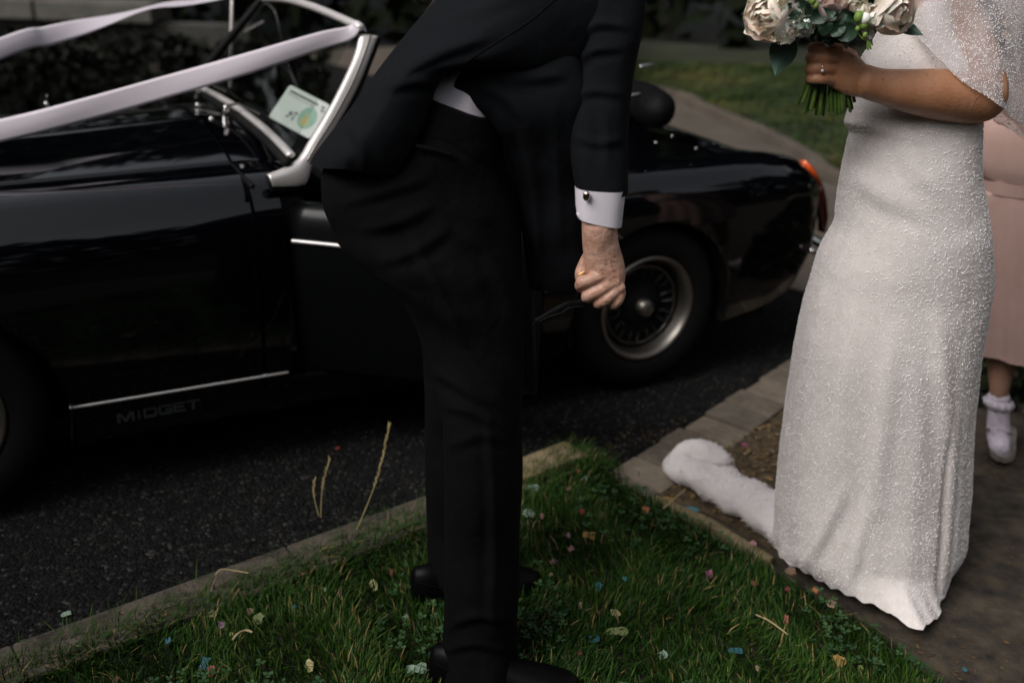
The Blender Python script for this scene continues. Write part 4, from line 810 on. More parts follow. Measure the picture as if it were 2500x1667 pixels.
fuse('body', bbody, M['tan'], bride, .0030, 2, .5)
mk('hair', *sphere(P(2195, -450, 2.06), (.088, .095, .115), 16, 10), M['darkhair'], bride)
# gown
DR = [(-90, 2262, 2310, 2.05, .075), (-40, 2238, 2315, 2.045, .085), (0, 2215, 2320, 2.04, .09), (60, 2165, 2330, 2.035, .10), (110, 2135, 2350, 2.025, .105), (150, 2110, 2372, 2.01, .11), (200, 2098, 2388, 1.995, .115), (250, 2084, 2394, 1.985, .116), (285, 2072, 2390, 1.985, .115), (306, 2066, 2389, 1.985, .116), (330, 2078, 2388, 1.985, .117), (365, 2071, 2388, 1.985, .12), (392, 2066, 2389, 1.985, .123), (437, 2056, 2392, 1.985, .127), (510, 2046, 2403, 1.99, .134), (560, 2039, 2411, 1.99, .138), (630, 2002, 2417, 1.995, .142), (690, 1982, 2414, 2.0, .145), (760, 1962, 2403, 2.0, .148), (850, 1944, 2386, 2.0, .152), (960, 1927, 2372, 2.01, .158), (1060, 1914, 2363, 2.02, .164), (1170, 1902, 2357, 2.03, .17), (1240, 1897, 2350, 2.035, .178), (1300, 1895, 2343, 2.04, .185)]
NS = 180; dq = catmull([(y_, l, r_, Y, t_) for y_, l, r_, Y, t_ in DR], 6); rings = []
for y_, l, r_, Y, t_ in dq:
    A = P(l, y_, Y); B = P(r_, y_, Y); c = (A + B) / 2; a = (B[0] - A[0]) / 2; q = np.linspace(0, 2 * np.pi, NS, endpoint=False)
    s = max(0, (y_ - 480) / 820); s2 = max(0, (y_ - 900) / 400)
    rad = 1 + s * (.020 * np.cos(6 * q + 1.0 + .4 * s) + .014 * np.cos(11 * q + 2 + s)) + .0018 * np.sin(y_ * .05 + 3 * q) + .001 * np.sin(y_ * .11 + 7 * q)
    for q0, dp, wq in ((-1.02, .075, .035), (-.80, .05, .05), (-1.30, .02, .10), (-1.95, .02, .12)):
        rad -= dp * min(1, s2 + .25 * s) * np.exp(-((np.angle(np.exp(1j * (q - q0)))) / wq) ** 2)
    rings.append(np.c_[c[0] + a * np.cos(q) * rad, c[1] + t_ * np.sin(q) * rad, np.full(NS, c[2]) + 0.004 * np.sin(q * 3 + y_ * .03)])
hem_px = [(1893, 1334), (1912, 1368), (1958, 1392), (2004, 1418), (2062, 1448), (2150, 1482), (2218, 1526), (2252, 1541), (2262, 1522), (2290, 1506), (2298, 1497), (2294, 1472), (2312, 1415), (2342, 1372)]
hp_ = np.array([G(x_, y_, .030 if i > 8 else .050) for i, (x_, y_) in enumerate(hem_px)]); hc = np.array([.885, 2.07]);
ha = np.arctan2(hp_[:, 1] - hc[1], hp_[:, 0] - hc[0]); hr = np.hypot(hp_[:, 1] - hc[1], hp_[:, 0] - hc[0]); ha = np.unwrap(ha)
ax_ = np.r_[ha, ha[0] + 2 * np.pi + .0]; 
q = np.linspace(0, 2 * np.pi, NS, endpoint=False); qm = (q - ha[0]) % (2 * np.pi) + ha[0]
back = np.r_[ha[-1] + .6, ha[-1] + 1.6, ha[-1] + 2.4]; aa = np.r_[ha, back, ha[0] + 2 * np.pi]; rr = np.r_[hr, .24, .26, .23, hr[0]]; zz = np.r_[hp_[:, 2], .02, .02, .02, hp_[0, 2]]
hemr = np.interp(qm, aa, rr); hemz = np.interp(qm, aa, zz); hem = np.c_[hc[0] + hemr * np.cos(q), hc[1] + hemr * np.sin(q), hemz + .004 * np.sin(q * 37)]
last = rings[-1]
for s in np.linspace(0, 1, 11)[1:]:
    e_s = s * s * (3 - 2 * s) * .35 + s * .65; mid = last * (1 - s) + hem * s; d_ = last * (1 - s ** 1.6) + hem * s ** 1.6; mid[:, :2] = d_[:, :2]; rings.append(mid)
gown = mk('gown', *loft(rings, cap=False), M['dress'], bride)
crease(gown, bride.location, [([(2085, 760), (2040, 1050), (1990, 1380)], .006, 24), ([(2180, 820), (2150, 1100), (2110, 1440)], .006, 26), ([(2290, 780), (2310, 1000), (2325, 1250)], .007, 20), ([(2010, 700), (1975, 900), (1935, 1300)], .006, 20), ([(1960, 1385), (2010, 1300), (2060, 1200)], .008, 16), ([(2070, 1440), (2090, 1350), (2110, 1250)], .007, 16), ([(2210, 340), (2240, 420), (2300, 470)], .004, 22), ([(2090, 420), (2150, 480), (2260, 510)], .004, 24)])
def beads(name, me, N, r0, r1, seed, parent, mt, zfun=None, inset=.3):
    me.calc_loop_triangles(); r = np.random.default_rng(seed)
    v = np.empty(len(me.vertices) * 3, np.float32); me.vertices.foreach_get('co', v); v = v.reshape(-1, 3)
    tr_ = np.empty(len(me.loop_triangles) * 3, np.int32); me.loop_triangles.foreach_get('vertices', tr_); tr_ = tr_.reshape(-1, 3)
    A, B, C_ = v[tr_[:, 0]], v[tr_[:, 1]], v[tr_[:, 2]]; nn = np.cross(B - A, C_ - A); ar = np.linalg.norm(nn, axis=1); nn /= ar[:, None] + 1e-12
    i = r.choice(len(tr_), N, p=ar / ar.sum()); a = r.uniform(size=N); b_ = r.uniform(size=N); f = a + b_ > 1; a[f] = 1 - a[f]; b_[f] = 1 - b_[f]
    p = A[i] + (B[i] - A[i]) * a[:, None] + (C_[i] - A[i]) * b_[:, None]; rad = r.uniform(r0, r1, N) ; p = p + nn[i] * (rad * inset)[:, None]
    ico = np.array([(1, 0, 0), (-1, 0, 0), (0, 1, 0), (0, -1, 0), (0, 0, 1), (0, 0, -1)]); fc = np.array([(0, 2, 4), (2, 1, 4), (1, 3, 4), (3, 0, 4), (2, 0, 5), (1, 2, 5), (3, 1, 5), (0, 3, 5)])
    V = (p[:, None, :] + ico[None] * rad[:, None, None]).reshape(-1, 3); F = (fc[None] + (np.arange(N) * 6)[:, None, None]).reshape(-1, 3)
    o = link(name, mesh_np(name, V, F), mt, parent, local=True); o['kind'] = 'stuff'; return o
beads('beading', gown.data, 52000, .0007, .0014, 41, gown, M['pearl'], inset=.05); beads('pearls', gown.data, 20000, .0012, .0021, 42, gown, M['pearl'], inset=.12)
# train lying on the path
tA = [G(1960, 1300, .05), G(1900, 1275, .055), G(1850, 1246, .058), G(1780, 1205, .055), G(1715, 1170, .055), G(1665, 1145, .048), G(1640, 1128, .035)]
tB = [G(1650, 1128, .045), G(1680, 1112, .055), G(1725, 1112, .06), G(1765, 1128, .045), G(1788, 1136, .03)]
tC = [G(1935, 1255, .06), G(1880, 1228, .075), (G(1820, 1196, .08)), G(1770, 1166, .075), G(1720, 1146, .06), G(1690, 1140, .04)]
train = fuse('train', [tube(tA, [.066, .062, .052, .050, .050, .046, .030], 16, k=4, flat=.8), tube(tC, [.05, .048, .038, .034, .028, .014], 14, k=4, flat=.9), tube(tB, [.030, .040, .046, .034, .012], 14, k=4, flat=.85)], M['fluff'], gown, .006, 5, .5, wave=(.0045, 40, 12))
v = np.empty(len(train.data.vertices) * 3, np.float32); train.data.vertices.foreach_get('co', v); v = v.reshape(-1, 3)
nr = np.empty_like(v); train.data.vertices.foreach_get('normal', nr.ravel()) if False else None
tv_ = v[rng.choice(len(v), 3600)]; cen = v.mean(0)
tf = []
for p_ in tv_:
    d_ = rng.normal(size=3); d_ /= np.linalg.norm(d_); d_[2] = abs(d_[2]) * .6; sd_ = np.cross(d_, rng.normal(size=3)); sd_ /= np.linalg.norm(sd_); L_ = rng.uniform(.004, .012)
    tf.append((np.array([p_ - sd_ * .0011, p_ + sd_ * .0011, p_ + d_ * L_ + sd_ * .0004, p_ + d_ * L_ - sd_ * .0004]), [(0, 1, 2, 3)]))
o = mk('tulle_fluff', *join(tf), M['fluff'], None); o.parent = train; o['kind'] = 'stuff'
# sheer beaded cape over the arm: front fall and back fall
def sheet(name, grid, kx, ky, mt, parent, wv=.004, seed=0):
    g = np.array([[P(*c) for c in row] for row in grid]); a = np.array([catmull(r, kx) for r in g]); a = np.array([catmull(a[:, j], ky) for j in range(a.shape[1])]).transpose(1, 0, 2)
    V, F = loft(list(a), cap=False, closed=False); return mk(name, wavy(np.array(V), wv, 30, seed), F, mt, parent)
cape = sheet('cape', [[(2170, -90, 1.96), (2235, -90, 1.92), (2330, -90, 1.93), (2430, -90, 1.96), (2530, -90, 2.05)],
                      [(2200, 0, 1.945), (2255, 0, 1.905), (2340, 0, 1.92), (2440, 30, 1.95), (2545, 40, 2.05)],
                      [(2226, 70, 1.925), (2275, 70, 1.895), (2360, 85, 1.905), (2455, 120, 1.94), (2550, 160, 2.05)],
                      [(2268, 118, 1.88), (2310, 138, 1.865), (2385, 160, 1.865), (2465, 190, 1.925), (2550, 250, 2.05)],
                      [(2304, 152, 1.86), (2345, 184, 1.835), (2400, 226, 1.835), (2450, 262, 1.865), (2550, 332, 2.05)]], 8, 8, M['sheer'], gown, .005, 2)
beads('beading', cape.data, 5200, .0009, .0018, 43, cape, M['pearl'])
cape2 = sheet('cape', [[(2400, -60, 2.05), (2450, -60, 2.08), (2520, -60, 2.12)], [(2425, 0, 2.04), (2480, 20, 2.08), (2530, 30, 2.12)], [(2470, 60, 2.04), (2510, 90, 2.08), (2560, 110, 2.12)], [(2440, 160, 2.06), (2500, 200, 2.08), (2560, 230, 2.12)], [(2420, 268, 2.06), (2480, 300, 2.08), (2550, 330, 2.12)], [(2432, 300, 2.07), (2490, 338, 2.08), (2550, 370, 2.12)]], 8, 6, M['sheer'], gown, .005, 6)
beads('beading', cape2.data, 2600, .0009, .0018, 44, cape2, M['pearl'])
# ring
rp = P(2006, 168, Yb - .027)
rg = empty('ring', tuple(rp), 'slim ring with a small bright stone on the finger holding the bouquet', 'ring')
ra_ = np.linspace(0, 2 * np.pi, 25); mk('band', *tube([rp + np.array([.002 * math.cos(a), .0116 * math.cos(a), .0116 * math.sin(a)]) for a in ra_], .0011, 6, roundcap=False), M['gold'], rg)
mk('stone', *sphere(rp + (-.002, -.0132, -.002), .0030, 8, 5), M['pearl'], rg)

# ---- bouquet
Yq = 1.83
bq = empty('bouquet', tuple(P(2020, 200, Yq)), 'bouquet of cream and blush roses with eucalyptus leaves held by the bride', 'bouquet')
def petal_mesh(name, L, wd, cup, curl, mt, ruff=0., seed=0):
    r = random.Random(seed); V = []; nu, nv = 7, 6
    for j in range(nv):
        v_ = j / (nv - 1)
        for i in range(nu):
            u = i / (nu - 1) * 2 - 1; ww = wd * (math.sin(math.pi * (.10 + .80 * v_) ) ** .6) * (1 if v_ < .8 else 1 - .35 * ((v_ - .8) / .2) ** 2)
            x_ = u * ww; y_ = -cup * (1 - (u * .9) ** 2) * math.sin(math.pi * min(1, v_ * .85 + .1)) ; z_ = L * v_ * (1 - .10 * u * u * v_)
            if v_ > .6: y_ -= curl * ((v_ - .6) / .4) ** 2; z_ -= abs(curl) * .35 * ((v_ - .6) / .4) ** 2
            y_ += ruff * math.sin(u * 6 + seed) * v_ * v_
            V.append((x_ + r.uniform(-1, 1) * .0006, y_ + r.uniform(-1, 1) * .0008, z_ + r.uniform(-1, 1) * .0006))
    F = [(j * nu + i, j * nu + i + 1, (j + 1) * nu + i + 1, (j + 1) * nu + i) for j in range(nv - 1) for i in range(nu - 1)]
    me = bpy.data.meshes.new(name); me.from_pydata(V, [], F); me.shade_smooth(); me.materials.append(mt); return me
PM = {}
def flower(name, c, r, axis, mt, seed, kind='rose', label=None):
    rd = random.Random(seed); ax3 = Vector(axis).normalized(); qz = ax3.to_track_quat('Z', 'Y'); base = Vector(c) - ax3 * r * .55
    f = bpy.data.objects.new(name, None); COL.objects.link(f); f.parent = bq; f.matrix_parent_inverse = Matrix.Identity(4)
    f.location = base - bq.location; f.rotation_mode = 'QUATERNION'; f.rotation_quaternion = qz
    if label: f['label'] = label
    lay = [(3, .10, 1.0, 0), (3, .26, 1.05, 6), (3, .46, 1.05, 15), (4, .66, 1.02, 30), (4, .80, .98, 48)] if kind == 'rose' else [(4, .12, .8, 10), (5, .25, .85, 30), (6, .40, .85, 52), (6, .5, .75, 70)] if kind == 'frill' else [(3, .12, .85, 14), (3, .2, .9, 38), (3, .25, .85, 60)]
    for li, (n_, rr_, hh, tl_) in enumerate(lay):
        key = (mt.name, kind, li, seed % 3)
        if key not in PM: PM[key] = petal_mesh('petal', r * 1.12 * hh, r * (.40 + .16 * li if kind == 'rose' else .30 + .04 * li if kind == 'frill' else .36), r * (.16 + .05 * li), -r * .05 * li if kind != 'frill' else -r * .16, mt, r * .10 if kind == 'frill' else r * .03, seed % 3)
        for k in range(n_):
            a = 2 * math.pi * (k + .5 * (li % 2)) / n_ + rd.uniform(-.2, .2); p_ = bpy.data.objects.new('petal', PM[key]); COL.objects.link(p_); p_.parent = f
            rot = Matrix.Rotation(a, 4, 'Z') @ Matrix.Translation((0, -r * rr_ * .55, 0)) @ Matrix.Rotation(math.radians(tl_ + rd.uniform(-6, 6)), 4, 'X')
            s_ = rd.uniform(.92, 1.06); p_.matrix_local = rot @ Matrix.Scale(s_, 4)
    mk2 = sphere((0, 0, r * .35), (r * .30, r * .30, r * .42), 10, 8); me = bpy.data.meshes.new('flower_core'); me.from_pydata([tuple(v_) for v_ in mk2[0]], [], mk2[1]); me.materials.append(mt); me.shade_smooth()
    o = bpy.data.objects.new('flower_core', me); COL.objects.link(o); o.parent = f
FL = [('rose', 1866, 40, .033, (-.62, -.72, .05), 'blush', 1, 'rose', 'blush rose at the left edge'), ('rose', 1908, 2, .034, (-.30, -.85, .35), 'cream', 2, 'rose', None), ('carnation', 1914, 66, .031, (-.25, -.85, .05), 'ivory', 3, 'frill', 'frilly white bloom'), ('rose', 1962, -6, .031, (-.05, -.85, .35), 'ivory', 4, 'rose', None),
      ('rose', 2028, -4, .034, (.0, -.8, .45), 'rosepink', 5, 'rose', 'pink rose in the middle'), ('rose', 2084, 14, .022, (.15, -.9, .15), 'cream', 6, 'rose', 'small cream rose'), ('freesia', 2132, 48, .034, (.25, -.85, .0), 'ivory', 7, 'open', 'white freesia'), ('freesia', 2112, 24, .024, (.2, -.8, .4), 'cream', 8, 'open', None), ('rose', 2188, 22, .038, (.45, -.8, .10), 'blush', 9, 'rose', 'large blush rose at the right edge'),
      ('carnation', 1965, 72, .020, (0, -.8, -.3), 'ivory', 10, 'frill', None), ('rose', 1925, -75, .036, (-.3, -.3, .9), 'cream', 11, 'rose', None), ('rose', 2010, -90, .036, (0, -.2, 1), 'ivory', 12, 'rose', None), ('rose', 2110, -80, .036, (.3, -.3, .9), 'blush', 13, 'rose', None)]
for nm_, x_, y_, r_, axv, mk_, sd2, kd2, lb in FL: flower(nm_, P(x_, y_, Yq - (.072 if nm_ != 'rose' else .058)), r_, axv, M[mk_], sd2, kd2, lb)
def leaf(name, base, tip, wd, Y0, Y1, mt, shape='round', bend=.006, label=None, nrm=(0, -1, 0)):
    A = P(*base, Y0); B = P(*tip, Y1); d_ = B - A; L = np.linalg.norm(d_); d_ /= L; s = np.cross(d_, nrm); s /= np.linalg.norm(s); n3 = np.cross(s, d_); V = []; nv, nu = 10, 7
    for j in range(nv):
        v_ = j / (nv - 1); w_ = wd * (math.sin(math.pi * min(.999, v_ * .96 + .03)) ** (.55 if shape == 'round' else .8)) * (1 if shape == 'round' else (1.25 - .75 * v_))
        for i in range(nu):
            u = i / 3 - 1; V.append(A + d_ * L * v_ + s * u * w_ - n3 * (bend * math.sin(math.pi * v_) + .10 * w_ * (abs(u) ** 1.3) - .0012 * (abs(u) < .1)))
    F = [(j * nu + i, j * nu + i + 1, (j + 1) * nu + i + 1, (j + 1) * nu + i) for j in range(nv - 1) for i in range(nu - 1)]
    o = mk(name, V, F, mt, bq)
    if label: o['label'] = label
    mk('leaf_vein', *tube([A + d_ * L * v_ - n3 * (bend * math.sin(math.pi * v_) + .0008) for v_ in np.linspace(.03, .9, 8)], np.linspace(.0010, .0004, 8), 5, roundcap=False), M['euclight'], o)
leaf('leaf', (1932, 84), (1893, 185), .027, Yq - .02, Yq - .035, M['euclight'], 'point', .008, 'large pointed leaf hanging below the roses')
leaf('leaf', (1846, 20), (1809, 38), .0085, Yq - .03, Yq - .03, M['euca'], 'point'); leaf('leaf', (1872, 66), (1811, 60), .018, Yq - .03, Yq - .03, M['euca'], 'point')
leaf('leaf', (1850, 8), (1826, 6), .004, Yq - .03, Yq - .03, M['bud'], 'point')
leaf('leaf', (2186, 52), (2254, 87), .012, Yq - .03, Yq - .05, M['euclight'], 'point', .008, 'long leaf sticking out to the right')
for bx, by, tx, ty, w_, mt in ((1950, 38, 1914, 20, .014, 'euca'), (1944, 32, 1960, 70, .017, 'euca'), (1950, 34, 1976, 8, .016, 'euca'), (1972, 20, 1974, 72, .010, 'euca'), (1990, 22, 2012, 56, .014, 'euca'), (2034, 60, 1998, 76, .013, 'euca'), (2038, 58, 2058, 82, .013, 'euca'), (2066, 56, 2072, 102, .020, 'euca'), (2066, 54, 2082, 30, .018, 'euca'), (2064, 52, 2040, 34, .015, 'euca'), (2010, 18, 2040, 48, .010, 'euca'), (2040, 64, 2052, 88, .012, 'euca')):
    leaf('leaf', (bx, by), (tx, ty), w_, Yq - .078, Yq - .084, M[mt])
dk = []
for i in range(110):
    x_ = rng.uniform(1880, 2180); y_ = rng.uniform(-20, 105 - 28 * abs((x_ - 2030) / 150) ** 2); c = P(x_, y_, Yq - .045 + rng.uniform(-.012, .055)); a = rng.normal(size=3); a /= np.linalg.norm(a); b_ = np.cross(a, rng.normal(size=3)); b_ /= np.linalg.norm(b_); s = rng.uniform(.012, .02)
    dk.append((np.array([c - a * s, c + b_ * s * .7, c + a * s, c - b_ * s * .7]), [(0, 1, 2, 3)]))
o = mk('dark_foliage', *join(dk), M['hedge'] if False else M['euca'], bq, smooth=False); o['kind'] = 'stuff'
for i, (x_, y_, r_) in enumerate(((2097, 42, .0085), (2110, 61, .007), (2094, 71, .0042), (2112, 86, .0045), (2112, 46, .010), (1992, 14, .005), (1984, 2, .006))):
    mk('bud', *sphere(P(x_, y_, Yq - .09), (r_, r_, r_ * (1.2 if i != 4 else 1)), 10, 8), M['ivory' if i == 4 else 'bud'], bq)
mk('sprig', *join([tube([P(x_, y_, Yq - .085) for x_, y_ in ((2094, 78), (2104, 94), (2118, 100), (2130, 110))], .0013, 6, k=3), tube([P(2118, 100, Yq - .085), P(2119, 122, Yq - .085)], .0018, 6), tube([P(2122, 106, Yq - .085), P(2126, 120, Yq - .085)], .0018, 6), tube([P(2104, 94, Yq - .085), P(2112, 88, Yq - .085)], .0014, 6)]), M['bud'], bq)
for i, (x0_, x1_, y1_) in enumerate(((1985, 1948, 254), (1990, 1960, 250), (1994, 1965, 276), (2000, 1972, 270), (2004, 1980, 268), (2010, 1993, 279), (2014, 2000, 280), (2020, 2010, 281), (2030, 2020, 272), (2026, 2030, 270), (2036, 2040, 278), (2044, 2050, 278), (2050, 2058, 275), (2056, 2076, 272), (2062, 2080, 266), (2066, 2070, 260), (2040, 2028, 265), (2070, 2086, 248), (2008, 1985, 262))):
    dy = random.uniform(.002, .03); top = P(x0_ + (x0_ - x1_) * .5, 40, Yq - .01 + dy); md_ = P(x0_, 160, Yq + dy); bt = P(x1_, y1_, Yq + dy * 1.3)
    mk('stem', *tube([top, md_, bt], random.uniform(.0028, .0042), 8, k=3), M['stem'], bq)

# ---- girl in the pink dress behind the bride
Yg = 2.62; gb = np.array([1.50, 2.64, 0])
girl = empty('person', tuple(gb), 'person in a dusty pink dress with white ankle socks standing behind the bride', 'person')
gl_ = [(2455, 740, Yg + .02, .050), (2447, 862, Yg + .01, .041), (2444, 905, Yg + .01, .036), (2440, 950, Yg, .027), (2438, 985, Yg, .026), (2440, 1060, Yg - .005, .026), (2441, 1092, Yg - .045, .022)]
gl2 = [(2590, 740, Yg + .10, .050), (2592, 862, Yg + .10, .041), (2590, 950, Yg + .12, .027), (2588, 1040, Yg + .12, .028)]
fuse('body', [px_tube(gl_), px_tube(gl2), tube([P(2520, 760, Yg + .05), P(2515, 430, Yg + .03), P(2520, 250, Yg + .03)], [.10, .085, .09], 14, k=3), tube([P(2520, 250, Yg + .03), P(2530, 90, Yg + .03), P(2535, 40, Yg + .03)], [.06, .04, .04], 10, k=2), sphere(P(2540, -10, Yg + .0), (.075, .09, .10), 14, 10), px_tube([(2470, 265, Yg + .06, .035), (2480, 400, Yg + .16, .03), (2500, 520, Yg + .16, .026)]), px_tube([(2600, 265, Yg + .02, .035), (2620, 400, Yg + .06, .03), (2610, 520, Yg - .02, .026)])], M['girlskin'], girl, .006, 3, .5)
gd = []
for y_, l, r_, t_, f in ((175, 2478, 2585, .055, 0), (250, 2450, 2615, .075, 0), (300, 2400, 2640, .085, 0), (340, 2384, 2650, .095, .2), (400, 2380, 2655, .10, .4), (432, 2390, 2645, .095, .3), (440, 2393, 2640, .093, 0), (465, 2393, 2640, .093, 0), (472, 2388, 2644, .096, .4), (560, 2382, 2660, .11, .7), (680, 2372, 2675, .13, .9), (780, 2366, 2690, .145, 1.), (835, 2362, 2698, .15, 1.1), (852, 2360, 2700, .152, 1.1)):
    A = P(l, y_, Yg + .04); B = P(r_, y_, Yg + .04); c = (A + B) / 2; a = (B[0] - A[0]) / 2; q_ = np.linspace(0, 2 * np.pi, 96, endpoint=False); rad = 1 + f * (.05 * np.cos(7 * q_ + .6) + .045 * np.cos(12 * q_ + 2))
    gd.append((y_, np.c_[c[0] + a * np.cos(q_) * rad, c[1] + t_ * np.sin(q_) * rad, np.full(96, c[2])]))
arr = np.array([g_[1] for g_ in gd]); dres = catmull(arr.reshape(len(arr), -1), 4).reshape(-1, 96, 3)
dp_ = mk('dress', *loft(list(dres), cap=False), M['pink'], girl)
sash = []
for y_ in (438, 452, 468): A = P(2390, y_, Yg + .04); B = P(2643, y_, Yg + .04); c = (A + B) / 2; q_ = np.linspace(0, 2 * np.pi, 64, endpoint=False); sash.append(np.c_[c[0] + (B[0] - A[0]) / 2 * 1.01 * np.cos(q_), c[1] + .099 * np.sin(q_), np.full(64, c[2])])
mk('sash', *loft(sash, cap=False), M['pink'], dp_)
sk = fuse('sock', [px_tube([(2438, 968, Yg, .031), (2438, 1010, Yg - .002, .030), (2438, 1050, Yg - .006, .033), (2440, 1078, Yg - .03, .031), (2441, 1094, Yg - .06, .026)], 16)], M['sock'], girl, .004, 2, .5, wave=(.0015, 120, 3))
fr2 = []
for s_, r_ in ((0, .033), (.3, .042), (.6, .041), (1, .033)):
    c = P(2438, 972 + 24 * s_, Yg); q_ = np.linspace(0, 2 * np.pi, 64, endpoint=False); rr_ = r_ * (1 + .05 * np.cos(12 * q_ + s_ * 2)); fr2.append(np.c_[c[0] + rr_ * np.cos(q_), c[1] + rr_ * np.sin(q_), np.full(64, c[2])])
mk('frill', *loft(fr2, cap=False), M['sock'], sk)
gt = G(2443, 1130, .01); up, sl_ = shoe(np.array([gt[0] + .070, gt[1] + .132, .008]), math.radians(-118), .80, 1.35)
V, F = up; V = [tuple(v_) for v_ in V]; keep = []
sho = mk('shoe', [(x_, y_, z_ if y_ < gt[1] + .040 else min(z_, .036)) for x_, y_, z_ in V], F, M['silver'], girl); mk('sole', *sl_, M['rubber'], sho, auto=40)
mk('strap', *tube([P(2406, 1045, Yg + .0), P(2420, 1047, Yg - .045), P(2440, 1050, Yg - .055), P(2462, 1056, Yg - .045), P(2474, 1062, Yg)], .004, 6, k=3, flat=.5), M['silver'], sho)
c2 = G(2590, 1085, .01); up2, sl2 = shoe(np.array([c2[0], c2[1] + .14, .008]), -math.pi / 2, .80, 1.35); s2_ = mk('shoe', *up2, M['silver'], girl); mk('sole', *sl2, M['rubber'], s2_, auto=40)
hb = []
for i in range(7):
    c = P(2480 + (i % 3) * 18, 34 + 10 * i - (i % 3) * 9, Yg - .03); hb.append(tube([c + (-.03, 0, .006), c + (0, -.012, 0), c + (.03, 0, -.008)], [.010, .016, .010], 8, k=3))
mk('plaited_hair', *fuse_src, M['hair'], girl) if False else fuse('plaited_hair', hb + [sphere(P(2545, -20, Yg + .03), (.085, .09, .11), 14, 10)], M['hair'], girl, .005, 2, .5, wave=(.002, 90, 3))

